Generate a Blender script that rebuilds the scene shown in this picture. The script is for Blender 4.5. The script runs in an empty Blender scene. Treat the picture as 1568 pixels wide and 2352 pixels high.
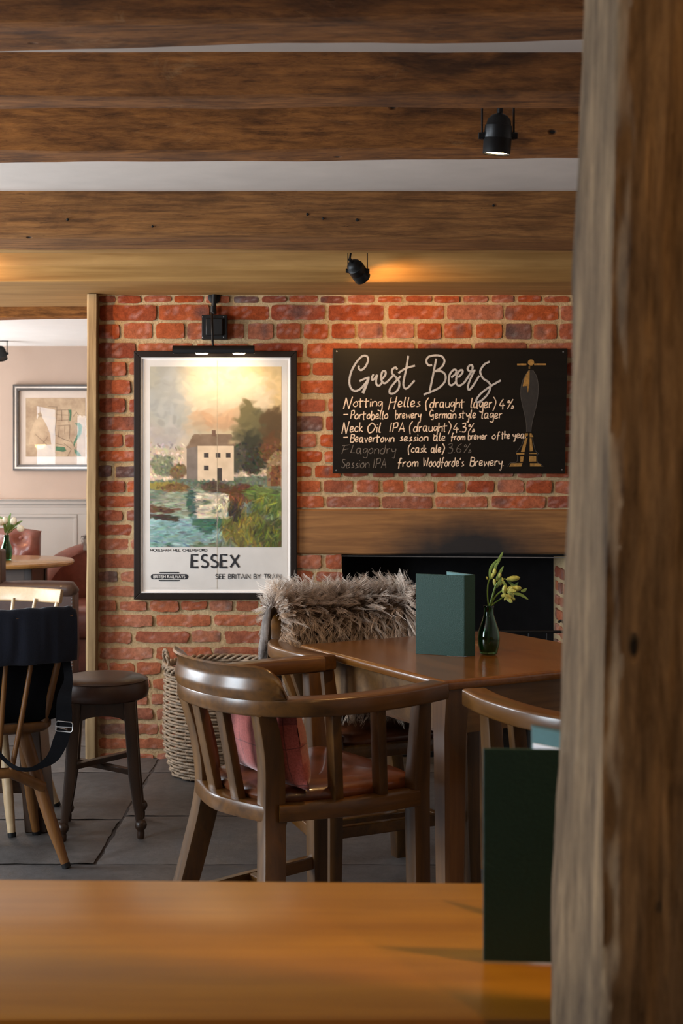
import bpy, math, random
import numpy as np
from mathutils import Vector, Matrix, noise as mnoise
random.seed(7)
rng = np.random.default_rng(7)
C = bpy.context.scene.collection
PI = math.pi

# ------------------------------------------------------------------ camera, world, lights, exposure
F_PX, CX, HY, EYE = 3000.0, 784.0, 1071.0, 1.228
scene = bpy.context.scene
cam_d = bpy.data.cameras.new('camera'); cam = bpy.data.objects.new('camera', cam_d); C.objects.link(cam)
cam.location = (0, 0, EYE); cam.rotation_euler = (PI/2, 0, 0)
cam_d.sensor_fit = 'HORIZONTAL'; cam_d.sensor_width = 24.0
cam_d.lens = F_PX/1568*24.0
cam_d.shift_y = (HY-1176)/1568
cam_d.clip_start = 0.05
cam_d.dof.use_dof = True; cam_d.dof.focus_distance = 3.9; cam_d.dof.aperture_fstop = 9.0
scene.camera = cam
scene.view_settings.view_transform = 'Standard'
scene.view_settings.look = 'None'
scene.view_settings.gamma = 1.0
scene.view_settings.use_curve_mapping = False
scene.view_settings.exposure = 0.0
scene.cycles.use_denoising = True
scene.cycles.max_bounces = 8
scene.cycles.sample_clamp_indirect = 6.0
world = bpy.data.worlds.new('world'); scene.world = world; world.use_nodes = True
world.node_tree.nodes['Background'].inputs[0].default_value = (0.75, 0.85, 1.0, 1)
world.node_tree.nodes['Background'].inputs[1].default_value = 0.3

def area(name, loc, target, sx, sy, power, col, spread=PI):
    d = bpy.data.lights.new(name, 'AREA'); d.shape = 'RECTANGLE'; d.size = sx; d.size_y = sy
    d.energy = power; d.color = col; d.spread = spread
    o = bpy.data.objects.new(name, d); C.objects.link(o); o.location = loc
    o.rotation_euler = (Vector(target)-Vector(loc)).to_track_quat('-Z', 'Y').to_euler()
    return o
DAY = (0.80, 0.90, 1.0); WARM = (1.0, 0.56, 0.20)
# daylight through the windows of the left walls, and the window behind the photographer
area('window_light', (-2.90, 4.28, 1.25), (0.5, 4.2, 1.25), 0.95, 1.1, 84, DAY)
area('window_light', (-2.90, 1.95, 1.25), (0.5, 2.3, 1.2), 1.1, 1.1, 86, DAY)
area('window_light', (-3.32, 7.35, 1.15), (-1.6, 7.5, 2.7), 1.9, 1.2, 54, (0.98, 0.98, 1.0))

# ------------------------------------------------------------------ helpers
def P(px, py, d):
    return Vector(((px-CX)*d/F_PX, d, EYE-(py-HY)*d/F_PX))
def PZ(px, py, z):
    return P(px, py, F_PX*(EYE-z)/(py-HY))
WORLD_M = {}
def root_matrix(o):
    while o is not None and o.name not in WORLD_M:
        o = o.parent
    return WORLD_M[o.name] if o is not None else Matrix.Identity(4)
def props(o, label=None, cat=None, group=None, kind=None):
    if label: o['label'] = label
    if cat: o['category'] = cat
    if group: o['group'] = group
    if kind: o['kind'] = kind
    return o
def thing(name, label, cat, loc=(0, 0, 0), rz=0.0, group=None):
    o = bpy.data.objects.new(name, None); C.objects.link(o)
    o.empty_display_size = 0.05
    o.location = loc; o.rotation_euler = (0, 0, rz)
    WORLD_M[o.name] = Matrix.Translation(Vector(loc)) @ Matrix.Rotation(rz, 4, 'Z')
    return props(o, label, cat, group)
def copy_tree(o, parent=None, mats=None):
    c = o.copy(); C.objects.link(c)
    if parent is not None: c.parent = parent
    for ch in list(o.children): copy_tree(ch, c)
    return c

class MB:
    """collects geometry; build() links it as ONE mesh object"""
    def __init__(s): s.v = []; s.f = []; s.m = []; s.c = None; s.mi = 0; s.lay = 0.0
    def add(s, vs, fs):
        b = len(s.v); s.v.extend(Vector(v) for v in vs)
        for f in fs: s.f.append([b+i for i in f]); s.m.append(s.mi)
        return s
    def box(s, x0, x1, y0, y1, z0, z1):
        return s.add([(x0,y0,z0),(x1,y0,z0),(x1,y1,z0),(x0,y1,z0),(x0,y0,z1),(x1,y0,z1),(x1,y1,z1),(x0,y1,z1)],
                     [(3,2,1,0),(4,5,6,7),(0,1,5,4),(1,2,6,5),(2,3,7,6),(3,0,4,7)])
    def loft(s, rings, caps=True, closed=False):
        n = len(rings[0]); vs = [p for r in rings for p in r]; fs = []
        k = len(rings)
        for i in range(k if closed else k-1):
            a = i*n; b = ((i+1) % k)*n
            for j in range(n):
                fs.append((a+j, a+(j+1) % n, b+(j+1) % n, b+j))
        if caps and not closed:
            fs.append(tuple(range(n-1, -1, -1))); fs.append(tuple((k-1)*n+j for j in range(n)))
        return s.add(vs, fs)
    def frames(s, pts, up=None, closed=False):
        pts = [Vector(p) for p in pts]; n = len(pts); out = []
        for i in range(n):
            if closed: t = pts[(i+1) % n]-pts[i-1]
            else: t = pts[min(i+1, n-1)]-pts[max(i-1, 0)]
            t = t.normalized() if t.length > 1e-9 else Vector((0, 0, 1))
            if up is not None:
                u = Vector(up) - t*Vector(up).dot(t)
                if u.length < 1e-4: u = t.orthogonal()
                u.normalize()
            elif i == 0:
                u = t.orthogonal().normalized()
            else:
                u = out[-1][2] - t*out[-1][2].dot(t); u.normalize()
            out.append((t, t.cross(u).normalized(), u))
        return pts, out
    def tube(s, pts, r, n=8, closed=False, caps=True):
        pts, fr = s.frames(pts, None, closed)
        rs = r if isinstance(r, (list, tuple)) else [r]*len(pts)
        rings = []
        for p, (t, a, b), q in zip(pts, fr, rs):
            rings.append([p + a*(q*math.cos(2*PI*j/n)) + b*(q*math.sin(2*PI*j/n)) for j in range(n)])
        return s.loft(rings, caps, closed)
    def sweep(s, pts, sec, up=(0, 0, 1), scale=None, closed=False):
        """sec: [(side, up)] polygon carried along pts"""
        pts, fr = s.frames(pts, up, closed)
        rings = []
        for i, (p, (t, a, b)) in enumerate(zip(pts, fr)):
            k = scale[i] if scale else (1, 1)
            rings.append([p + a*(x*k[0]) + b*(y*k[1]) for x, y in sec])
        return s.loft(rings, True, closed)
    def bar(s, p0, p1, w, h, up=(0, 0, 1), w1=None, h1=None):
        sec = [(-.5, -.5), (.5, -.5), (.5, .5), (-.5, .5)]
        return s.sweep([p0, p1], sec, up, [(w, h), (w1 or w, h1 or h)])
    def lathe(s, prof, n=24, c=(0, 0, 0), M=None, caps=True):
        rings = []
        for r, z in prof:
            ring = []
            for j in range(n):
                v = Vector((r*math.cos(2*PI*j/n), r*math.sin(2*PI*j/n), z))
                if M is not None: v = M @ v
                ring.append(v + Vector(c))
            rings.append(ring)
        return s.loft(rings, caps)
    def prism(s, poly, fn, t0, t1):
        """poly 2D extruded; fn(u, v, t) -> point"""
        n = len(poly)
        vs = [fn(u, v, t0) for u, v in poly] + [fn(u, v, t1) for u, v in poly]
        fs = [tuple(range(n)), tuple(range(2*n-1, n-1, -1))]
        for j in range(n): fs.append((j, (j+1) % n, n+(j+1) % n, n+j))
        return s.add(vs, fs)
    def flat(s, poly, fn):
        return s.add([fn(u, v) for u, v in poly], [tuple(range(len(poly)))])
    def ribbon(s, pts, w, fn):
        """flat stroke of width w (same units as pts) through 2D pts, mapped by fn(u, v)"""
        p = [Vector((a, b)) for a, b in pts]; n = len(p)
        if n == 1 or (p[0]-p[-1]).length < 1e-6 and n == 2: p = [p[0]+Vector((-w*.3, 0)), p[0]+Vector((w*.3, 0))]; n = 2
        L, R = [], []
        for i in range(n):
            t = p[min(i+1, n-1)]-p[max(i-1, 0)]
            if t.length < 1e-9: t = Vector((1, 0))
            t.normalize(); q = Vector((-t.y, t.x))
            k = 1.0
            if 0 < i < n-1:
                e = (p[i+1]-p[i]);
                if e.length > 1e-9:
                    e.normalize(); k = 1/max(.55, abs(e.dot(t)))
            L.append(p[i]+q*(w*.5*k)); R.append(p[i]-q*(w*.5*k))
        dl = [Vector((0, -(s.lay+i*4e-6), 0)) for i in range(n)]; s.lay += n*4e-6      # later paint lies over earlier paint
        vs = [fn(a.x, a.y)+q for a, q in zip(L, dl)]+[fn(a.x, a.y)+q for a, q in zip(R, dl)]
        return s.add(vs, [(i, i+1, n+i+1, n+i) for i in range(n-1)])
    def build(s, name, mat, parent=None, bevel=0, seg=2, smooth=40, sub=0, local=False, cols=None, fix=True):
        me = bpy.data.meshes.new(name)
        M = Matrix.Identity(4) if (local or parent is None) else root_matrix(parent).inverted()
        ident = M == Matrix.Identity(4)
        me.from_pydata([v if ident else M @ v for v in s.v], [], s.f)
        mats = mat if isinstance(mat, (list, tuple)) else [mat]
        for m in mats: me.materials.append(m)
        if len(mats) > 1: me.polygons.foreach_set('material_index', s.m)
        if cols is not None:
            at = me.color_attributes.new('Col', 'FLOAT_COLOR', 'POINT')
            at.data.foreach_set('color', np.asarray(cols, dtype=np.float32).ravel())
        me.update()
        if fix:
            import bmesh
            b = bmesh.new(); b.from_mesh(me); bmesh.ops.recalc_face_normals(b, faces=b.faces); b.to_mesh(me); b.free()
        if smooth:
            me.shade_smooth(); me.set_sharp_from_angle(angle=math.radians(smooth))
        o = bpy.data.objects.new(name, me); C.objects.link(o)
        if parent is not None: o.parent = parent
        if bevel:
            m = o.modifiers.new('bevel', 'BEVEL'); m.width = bevel; m.segments = seg; m.limit_method = 'ANGLE'; m.angle_limit = math.radians(35)
        if sub:
            m = o.modifiers.new('sub', 'SUBSURF'); m.levels = sub; m.render_levels = sub
        return o
def struct(o): o['kind'] = 'structure'; return o
def crom(pts, n=6, closed=False):
    """Catmull-Rom through pts of any dimension"""
    p = [np.array(q, dtype=float) for q in pts]; out = []
    m = len(p)
    if m < 3 and not closed: return [tuple(q) for q in p]
    for i in range(m if closed else m-1):
        if closed: a, b, c, d = p[i-1], p[i], p[(i+1) % m], p[(i+2) % m]
        else: a, b, c, d = p[max(i-1, 0)], p[i], p[i+1], p[min(i+2, m-1)]
        for k in range(n):
            t = k/n
            out.append(tuple(.5*(2*b+(c-a)*t+(2*a-5*b+4*c-d)*t*t+(3*b-a-3*c+d)*t**3)))
    if not closed: out.append(tuple(p[-1]))
    return out
def rrect(w, h, r, n=3):
    out = []
    for cx, cy, a0 in ((w/2-r, h/2-r, 0), (-w/2+r, h/2-r, 90), (-w/2+r, -h/2+r, 180), (w/2-r, -h/2+r, 270)):
        for k in range(n+1):
            a = math.radians(a0+90*k/n); out.append((cx+r*math.cos(a), cy+r*math.sin(a)))
    return out
def fbm(x, y, z, o=4):
    return mnoise.fractal(Vector((x, y, z)), 1.0, 2.0, o)

# ------------------------------------------------------------------ materials
def lin(r, g, b): 
    f = lambda c: (c/255/12.92) if c/255 <= .04045 else ((c/255+.055)/1.055)**2.4
    return (f(r), f(g), f(b), 1)
def new_mat(name):
    m = bpy.data.materials.new(name); m.use_nodes = True
    return m, m.node_tree.nodes, m.node_tree.links, m.node_tree.nodes['Principled BSDF']
def ramp(N, stops):
    r = N.new('ShaderNodeValToRGB'); e = r.color_ramp.elements
    e[0].position, e[0].color = stops[0]; e[1].position, e[1].color = stops[-1]
    for p, c in stops[1:-1]:
        q = e.new(p); q.color = c
    return r
def noise_node(N, L, vec, scale, detail=4, rough=.55, dist=0):
    n = N.new('ShaderNodeTexNoise'); n.inputs['Scale'].default_value = scale; n.inputs['Detail'].default_value = detail
    n.inputs['Roughness'].default_value = rough; n.inputs['Distortion'].default_value = dist
    if vec is not None: L.new(vec, n.inputs['Vector'])
    return n
def mapping(N, L, scale, coord='Object', loc=(0, 0, 0)):
    t = N.new('ShaderNodeTexCoord'); m = N.new('ShaderNodeMapping')
    m.inputs['Scale'].default_value = scale; m.inputs['Location'].default_value = loc
    L.new(t.outputs[coord], m.inputs['Vector']); return m.outputs['Vector']
def mixc(N, L, a, b, fac, mode='MIX'):
    m = N.new('ShaderNodeMix'); m.data_type = 'RGBA'; m.blend_type = mode
    for sock, v in ((m.inputs['Factor'], fac), (m.inputs['A'], a), (m.inputs['B'], b)):
        if hasattr(v, 'is_output'): L.new(v, sock)
        else: sock.default_value = v
    return m.outputs['Result']
def bump(N, L, bsdf, h, strength, dist=.01):
    b = N.new('ShaderNodeBump'); b.inputs['Strength'].default_value = strength; b.inputs['Distance'].default_value = dist
    L.new(h, b.inputs['Height']); L.new(b.outputs['Normal'], bsdf.inputs['Normal'])
def wood(name, dark, light, axis='X', rough=.4, fine=60, coat=0.0, bstr=.15, patch=.5, patch_col=None, spec=.5, bdist=.004, along=.06):
    m, N, L, B = new_mat(name)
    sc = {'X': (along, 1, 1), 'Y': (1, along, 1), 'Z': (1, 1, along)}[axis]
    v = mapping(N, L, sc)
    n1 = noise_node(N, L, v, fine, 5, .6, .6)
    n2 = noise_node(N, L, v, fine*.22, 3, .5, 1.2)
    big = noise_node(N, L, mapping(N, L, tuple(max(.35, s) for s in sc)), 4.5, 4, .6)
    mid = tuple((a+b)/2 for a, b in zip(dark, light))
    r1 = ramp(N, [(.3, dark), (.5, mid), (.72, light)]); L.new(n1.outputs['Fac'], r1.inputs['Fac'])
    r2 = ramp(N, [(.32, dark), (.68, light)]); L.new(n2.outputs['Fac'], r2.inputs['Fac'])
    c = mixc(N, L, r1.outputs['Color'], r2.outputs['Color'], .5)
    pr = ramp(N, [(.42, (0, 0, 0, 1)), (.7, (1, 1, 1, 1))]); L.new(big.outputs['Fac'], pr.inputs['Fac'])
    pm = N.new('ShaderNodeMath'); pm.operation = 'MULTIPLY'; pm.inputs[1].default_value = patch; L.new(pr.outputs['Color'], pm.inputs[0])
    c = mixc(N, L, c, patch_col or tuple(x*.45 for x in dark[:3])+(1,), pm.outputs[0])
    L.new(c, B.inputs['Base Color'])
    B.inputs['Roughness'].default_value = rough; B.inputs['Coat Weight'].default_value = coat; B.inputs['Coat Roughness'].default_value = .18
    B.inputs['Specular IOR Level'].default_value = spec
    h = mixc(N, L, n1.outputs['Fac'], n2.outputs['Fac'], .5)
    bump(N, L, B, h, bstr, bdist)
    return m
def plain(name, col, rough=.6, metal=0.0, coat=0.0, nscale=0, namp=.15, bstr=0.0, spec=.5, sheen=0):
    m, N, L, B = new_mat(name)
    B.inputs['Base Color'].default_value = col; B.inputs['Roughness'].default_value = rough; B.inputs['Metallic'].default_value = metal
    B.inputs['Coat Weight'].default_value = coat; B.inputs['Specular IOR Level'].default_value = spec
    B.inputs['Sheen Weight'].default_value = sheen
    v = mapping(N, L, (1, 1, 1)); n = noise_node(N, L, v, nscale or 40, 5)
    lo = tuple(x*(1-namp) for x in col[:3])+(1,); hi = tuple(min(1, x*(1+namp)) for x in col[:3])+(1,)
    r = ramp(N, [(.3, lo), (.7, hi)]); L.new(n.outputs['Fac'], r.inputs['Fac']); L.new(r.outputs['Color'], B.inputs['Base Color'])
    if bstr: bump(N, L, B, n.outputs['Fac'], bstr, .004)
    return m
def emit(name, col, power):
    m, N, L, B = new_mat(name)
    B.inputs['Base Color'].default_value = col; B.inputs['Emission Color'].default_value = col; B.inputs['Emission Strength'].default_value = power
    return m
def leather(name, a, b, rough=.4, coat=.15):
    m, N, L, B = new_mat(name); v = mapping(N, L, (1, 1, 1))
    n = noise_node(N, L, v, 9, 6, .65); f = noise_node(N, L, v, 220, 3)
    r = ramp(N, [(.3, a), (.7, b)]); L.new(n.outputs['Fac'], r.inputs['Fac']); L.new(r.outputs['Color'], B.inputs['Base Color'])
    B.inputs['Roughness'].default_value = rough; B.inputs['Coat Weight'].default_value = coat
    bump(N, L, B, f.outputs['Fac'], .12, .002)
    return m
def attr_mat(name, rough=.9, nscale=30, namt=.35, bstr=.3, spec=.3, bdist=.004):
    m, N, L, B = new_mat(name)
    a = N.new('ShaderNodeAttribute'); a.attribute_name = 'Col'
    v = mapping(N, L, (1, 1, 1)); n = noise_node(N, L, v, nscale, 8, .80)
    if namt:
        r = ramp(N, [(.34, (1-namt,)*3+(1,)), (.66, (1+namt*.6,)*3+(1,))]); L.new(n.outputs['Fac'], r.inputs['Fac'])
        c = mixc(N, L, a.outputs['Color'], r.outputs['Color'], 1.0, 'MULTIPLY'); L.new(c, B.inputs['Base Color'])
    else: L.new(a.outputs['Color'], B.inputs['Base Color'])
    B.inputs['Roughness'].default_value = rough; B.inputs['Specular IOR Level'].default_value = spec
    if bstr: bump(N, L, B, n.outputs['Fac'], bstr, bdist)
    return m

M = {}
def beam_wood(name, dark, light, axis='X', rough=.8, fine=34, bstr=.8, stain=.55, hole=.5, bdist=.012, along=.07, pale=.35, pale_col=None, wave=.35):
    m, N, L, B = new_mat(name)
    sc = (along, 1, 1) if axis == 'X' else (1, 1, along)
    s2 = (.45, 1, 1) if axis == 'X' else (1, 1, .3)
    v = mapping(N, L, sc); v2 = mapping(N, L, s2); v3 = mapping(N, L, (1, 1, 1))
    n1 = noise_node(N, L, v, fine*2.2, 9, .80, .4); n2 = noise_node(N, L, v, fine*.5, 4, .55, 2.2)
    w = N.new('ShaderNodeTexWave'); w.wave_type = 'BANDS'; w.bands_direction = 'Z' if axis == 'X' else 'X'; w.inputs['Scale'].default_value = 13; w.inputs['Distortion'].default_value = 9; w.inputs['Detail'].default_value = 3; w.inputs['Detail Scale'].default_value = 1.1
    L.new(mapping(N, L, (.22, 1, 1) if axis == 'X' else (1, 1, .16)), w.inputs['Vector'])
    mid = tuple((p+q)/2 for p, q in zip(dark, light))
    r1 = ramp(N, [(.38, tuple(x*.6 for x in dark[:3])+(1,)), (.5, mid), (.62, light)]); L.new(n1.outputs['Fac'], r1.inputs['Fac'])
    r2 = ramp(N, [(.3, dark), (.7, light)]); L.new(n2.outputs['Fac'], r2.inputs['Fac'])
    c = mixc(N, L, r1.outputs['Color'], r2.outputs['Color'], .5)
    rw = ramp(N, [(.0, (.62, .62, .62, 1)), (.35, (1, 1, 1, 1)), (1, (1.12, 1.1, 1.06, 1))]); L.new(w.outputs['Fac'], rw.inputs['Fac'])
    c = mixc(N, L, c, rw.outputs['Color'], wave, 'MULTIPLY')
    big = noise_node(N, L, v2, 5.5, 5, .68, .6); rb = ramp(N, [(.47, (0, 0, 0, 1)), (.66, (1, 1, 1, 1))]); L.new(big.outputs['Fac'], rb.inputs['Fac'])
    ms = N.new('ShaderNodeMath'); ms.operation = 'MULTIPLY'; ms.inputs[1].default_value = stain; L.new(rb.outputs['Color'], ms.inputs[0])
    c = mixc(N, L, c, tuple(x*.28 for x in dark[:3])+(1,), ms.outputs[0])
    pl = noise_node(N, L, v2, 9, 6, .75, 1.2); rp = ramp(N, [(.60, (0, 0, 0, 1)), (.74, (1, 1, 1, 1))]); L.new(pl.outputs['Fac'], rp.inputs['Fac'])
    mp_ = N.new('ShaderNodeMath'); mp_.operation = 'MULTIPLY'; mp_.inputs[1].default_value = pale; L.new(rp.outputs['Color'], mp_.inputs[0])
    c = mixc(N, L, c, pale_col or tuple(min(1, x*1.7) for x in light[:3])+(1,), mp_.outputs[0])
    ck = noise_node(N, L, mapping(N, L, (.035, 1, 1) if axis == 'X' else (1, 1, .035)), 48, 4, .6, .3); rc = ramp(N, [(.495, (0, 0, 0, 1)), (.5, (1, 1, 1, 1)), (.505, (0, 0, 0, 1))]); L.new(ck.outputs['Fac'], rc.inputs['Fac'])
    cg = noise_node(N, L, v3, 3.2, 3); cr_ = ramp(N, [(.5, (0, 0, 0, 1)), (.62, (.85, .85, .85, 1))]); L.new(cg.outputs['Fac'], cr_.inputs['Fac'])
    mk = N.new('ShaderNodeMath'); mk.operation = 'MULTIPLY'; L.new(rc.outputs['Color'], mk.inputs[0]); L.new(cr_.outputs['Color'], mk.inputs[1])
    c = mixc(N, L, c, tuple(x*.18 for x in dark[:3])+(1,), mk.outputs[0])
    vo = N.new('ShaderNodeTexVoronoi'); vo.inputs['Scale'].default_value = 13; L.new(mapping(N, L, (.6, 1, 1) if axis == 'X' else (1, 1, .6)), vo.inputs['Vector'])
    hl = ramp(N, [(.045, (1, 1, 1, 1)), (.10, (0, 0, 0, 1))]); L.new(vo.outputs['Distance'], hl.inputs['Fac'])
    sp = N.new('ShaderNodeSeparateColor'); L.new(vo.outputs['Color'], sp.inputs[0]); gt = N.new('ShaderNodeMath'); gt.operation = 'GREATER_THAN'; gt.inputs[1].default_value = 1-hole*.4; L.new(sp.outputs[0], gt.inputs[0])
    mh = N.new('ShaderNodeMath'); mh.operation = 'MULTIPLY'; L.new(hl.outputs['Color'], mh.inputs[0]); L.new(gt.outputs[0], mh.inputs[1])
    c = mixc(N, L, c, (.008, .006, .005, 1), mh.outputs[0])
    L.new(c, B.inputs['Base Color']); B.inputs['Roughness'].default_value = rough; B.inputs['Specular IOR Level'].default_value = .3
    h = mixc(N, L, n1.outputs['Fac'], n2.outputs['Fac'], .4); h = mixc(N, L, h, (0, 0, 0, 1), mh.outputs[0])
    bump(N, L, B, h, bstr, bdist); return m
M['beam_old'] = beam_wood('old_beam_wood', lin(100,57,22), lin(196,126,62), bstr=1.0, pale_col=lin(206,158,110), along=.16, stain=.8, pale=.5, hole=.8)
M['beam_mid'] = beam_wood('mid_beam_wood', lin(104,64,30), lin(182,124,68), bstr=.9, stain=.4, pale_col=lin(180,136,92), along=.08, wave=.5)
M['beam_new'] = wood('sawn_oak', lin(146,104,54), lin(196,150,88), 'X', .65, 40, 0, .35, .35, lin(116,78,36), .3, .006, .06)
M['post'] = beam_wood('weathered_post', lin(98,72,50), lin(226,188,142), 'Z', .85, 38, 1.0, .6, .4, .02, .12, .5, lin(214,186,150))
M['door_post'] = wood('door_post_oak', lin(112,90,62), lin(176,150,110), 'Z', .8, 60, 0, .5, .35, lin(84,66,44), .2, .006)
M['chair_v'] = wood('chair_wood_upright', lin(56,35,11), lin(112,75,30), 'Z', .42, 70, .1, .06, .5, lin(44,25,12))
M['chair_h'] = wood('chair_wood_rail', lin(60,37,11), lin(120,78,30), 'X', .30, 70, .2, .06, .5, lin(46,26,12))
M['table_top'] = wood('table_top_wood', lin(92,56,18), lin(140,90,36), 'Y', .22, 60, .45, .03, .35, lin(84,46,16))
M['table_leg'] = wood('table_leg_wood', lin(86,54,26), lin(140,98,54), 'Z', .38, 70, .2, .06, .4, lin(60,36,16))
M['table_apron'] = wood('table_apron_wood', lin(88,60,30), lin(138,102,58), 'X', .40, 70, .2, .06, .4, lin(60,38,18))
M['front_table'] = wood('front_table_wood', lin(150,96,18), lin(194,134,36), 'X', .30, 36, .25, .03, .4, lin(112,62,14), .5, .003, .05)
M['stick_wood'] = wood('stick_chair_wood', lin(92,56,22), lin(128,84,38), 'Z', .42, 60, .1, .04, .3)
M['window_lit_wood'] = wood('window_lit_stick_wood', lin(186,156,116), lin(216,188,148), 'X', .38, 50, .2, .03, .2, lin(166,132,92))  # brown chair wood coloured pale to stand in for strong window light
M['dark_wood'] = wood('dark_stool_wood', lin(40,25,13), lin(74,47,25), 'Z', .40, 70, .25, .05, .4)
M['dark_wood_h'] = wood('dark_board_wood', lin(56,38,22), lin(98,66,38), 'X', .45, 70, .15, .05, .4)
M['round_top'] = wood('round_table_wood', lin(140,98,50), lin(196,150,92), 'X', .25, 50, .4, .02, .25)
M['black_metal'] = plain('black_painted_metal', (.008,.008,.008,1), .45, 0, 0, 60, .1, 0, .3)
M['steel'] = plain('bare_steel', (.55,.55,.55,1), .35, 1.0, 0, 60, .1)
M['board'] = wood('black_board_paint', (.005,.0036,.002,1), (.010,.007,.004,1), 'X', .46, 80, 0, .10, .3, (.003,.002,.0015,1), .22, .002)
M['chalk'] = plain('chalk_pen', lin(226,200,172), .9, 0, 0, 300, .25)
M['chalk_dim'] = plain('worn_chalk', lin(108,98,88), .9, 0, 0, 400, .5)
M['chalk_big'] = plain('silver_chalk', lin(176,172,168), .7, 0, 0, 120, .25)
M['gold'] = plain('painted_gold', lin(150,112,52), .6, 0, 0, 90, .35)
M['pump_dark'] = plain('painted_charcoal', lin(40,36,32), .6, 0, 0, 60, .3)
M['pump_line'] = plain('painted_grey_line', lin(92,86,80), .8, 0, 0, 200, .3)
M['frame_dark'] = wood('dark_frame_wood', (.010,.006,.004,1), (.020,.011,.007,1), 'Z', .55, 70, 0, .05, .3, None, .2)
M['mount'] = plain('white_mount', lin(232,226,220), .8, 0, 0, 20, .02)
M['paper'] = plain('poster_paper', lin(212,206,198), .75, 0, 0, 12, .04, .08)
M['ink'] = plain('printed_black', lin(28,28,32), .7, 0, 0, 80, .1)
M['ink_grey'] = plain('printed_grey', lin(150,146,142), .8, 0, 0, 80, .1)
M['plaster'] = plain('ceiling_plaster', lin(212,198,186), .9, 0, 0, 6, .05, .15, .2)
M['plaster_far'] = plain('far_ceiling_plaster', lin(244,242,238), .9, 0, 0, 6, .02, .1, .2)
M['wall_paint'] = plain('beige_wall_paint', lin(188,166,150), .85, 0, 0, 5, .03, .05, .2)
M['panel_paint'] = plain('grey_panel_paint', lin(176,168,160), .6, 0, 0, 5, .03, .03, .3)
M['leather_seat'] = leather('brown_seat_leather', lin(62,32,16), lin(112,60,32), .32, .3)
M['leather_stool'] = leather('stool_leather', lin(50,30,19), lin(78,50,34), .40, .1)
M['leather_red'] = leather('oxblood_leather', lin(94,50,40), lin(138,82,68), .40, .2)
M['leather_dark'] = leather('dark_brown_leather', lin(50,34,28), lin(80,56,46), .42, .1)
M['bag'] = plain('navy_canvas', (.0045,.006,.014,1), .8, 0, 0, 260, .3, .2, .25, .15)
M['bag_black'] = plain('black_canvas', (.002,.002,.003,1), .85, 0, 0, 260, .3, .2, .15)
M['menu'] = plain('green_book_cloth', lin(28,62,55), .55, 0, 0, 420, .16, .25, .4)
M['menu_in'] = plain('green_lining', lin(70,112,112), .7, 0, 0, 100, .08)
M['paper_white'] = plain('white_paper', lin(240,238,240), .85, 0, 0, 40, .02)
M['wicker'] = plain('grey_wicker', lin(150,128,104), .6, 0, 0, 70, .45, .2)
M['stem'] = plain('flower_stem_green', lin(96,132,48), .5, 0, 0, 60, .2)
M['leaf'] = plain('leaf_green', lin(122,158,92), .5, 0, 0, 60, .25)
M['bud'] = plain('bud_yellow_green', lin(178,184,98), .5, 0, 0, 90, .3)
M['tulip'] = plain('white_petal', lin(240,236,214), .5, 0, 0, 90, .08)
M['hide'] = plain('sheepskin_hide', lin(120,98,78), .8, 0, 0, 30, .2)
M['fur'] = attr_mat('sheepskin_fur', .7, 60, .25, 0)
M['fur_grey'] = plain('grey_fur', lin(120,110,104), .8, 0, 0, 60, .3)
M['pewter'] = wood('pewter_frame', (.03,.022,.016,1), (.09,.07,.055,1), 'X', .3, 60, .3, .05, .2)
M['silver_edge'] = plain('silver_frame_line', lin(190,180,170), .3, .8, 0, 60, .1)
m, N, L, B = new_mat('green_glass'); M['glass'] = m
B.inputs['Base Color'].default_value = (.10, .30, .16, 1); B.inputs['Transmission Weight'].default_value = 1; B.inputs['Roughness'].default_value = .03; B.inputs['IOR'].default_value = 1.5
m, N, L, B = new_mat('picture_glass'); M['pane'] = m
B.inputs['Base Color'].default_value = (1, 1, 1, 1); B.inputs['Roughness'].default_value = 0
tr = N.new('ShaderNodeBsdfTransparent'); gl = N.new('ShaderNodeBsdfGlossy'); gl.inputs['Roughness'].default_value = 0; mx_ = N.new('ShaderNodeMixShader'); mx_.inputs[0].default_value = .018
L.new(tr.outputs[0], mx_.inputs[1]); L.new(gl.outputs[0], mx_.inputs[2]); L.new(mx_.outputs[0], N['Material Output'].inputs['Surface'])
M['lamp_on'] = emit('lamp_filament_glow', (1.0, .74, .40, 1), 22)
M['shade_on'] = emit('glowing_glass_shade', (1.0, .62, .30, 1), 24)
M['brick'] = attr_mat('old_brick', .92, 55, .42, .7, .15, .006)
m, N, L, B = new_mat('lime_mortar'); M['mortar'] = m
v = mapping(N, L, (1, 1, 1)); n = noise_node(N, L, v, 90, 6, .7); n2 = noise_node(N, L, v, 7, 4)
r = ramp(N, [(.3, lin(156,124,84)), (.65, lin(214,186,142))]); L.new(mixc(N, L, n.outputs['Fac'], n2.outputs['Fac'], .4), r.inputs['Fac'])
L.new(r.outputs['Color'], B.inputs['Base Color']); B.inputs['Roughness'].default_value = .95; bump(N, L, B, n.outputs['Fac'], .8, .008)
M['soot'] = plain('soot_black', (.006,.006,.007,1), .8, 0, 0, 20, .3, .2, .2)
M['flag'] = attr_mat('flagstone', .48, 26, .35, .35, .45, .006)
M['joint'] = plain('floor_joint', lin(60,52,48), .95, 0, 0, 60, .3, .4)
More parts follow.
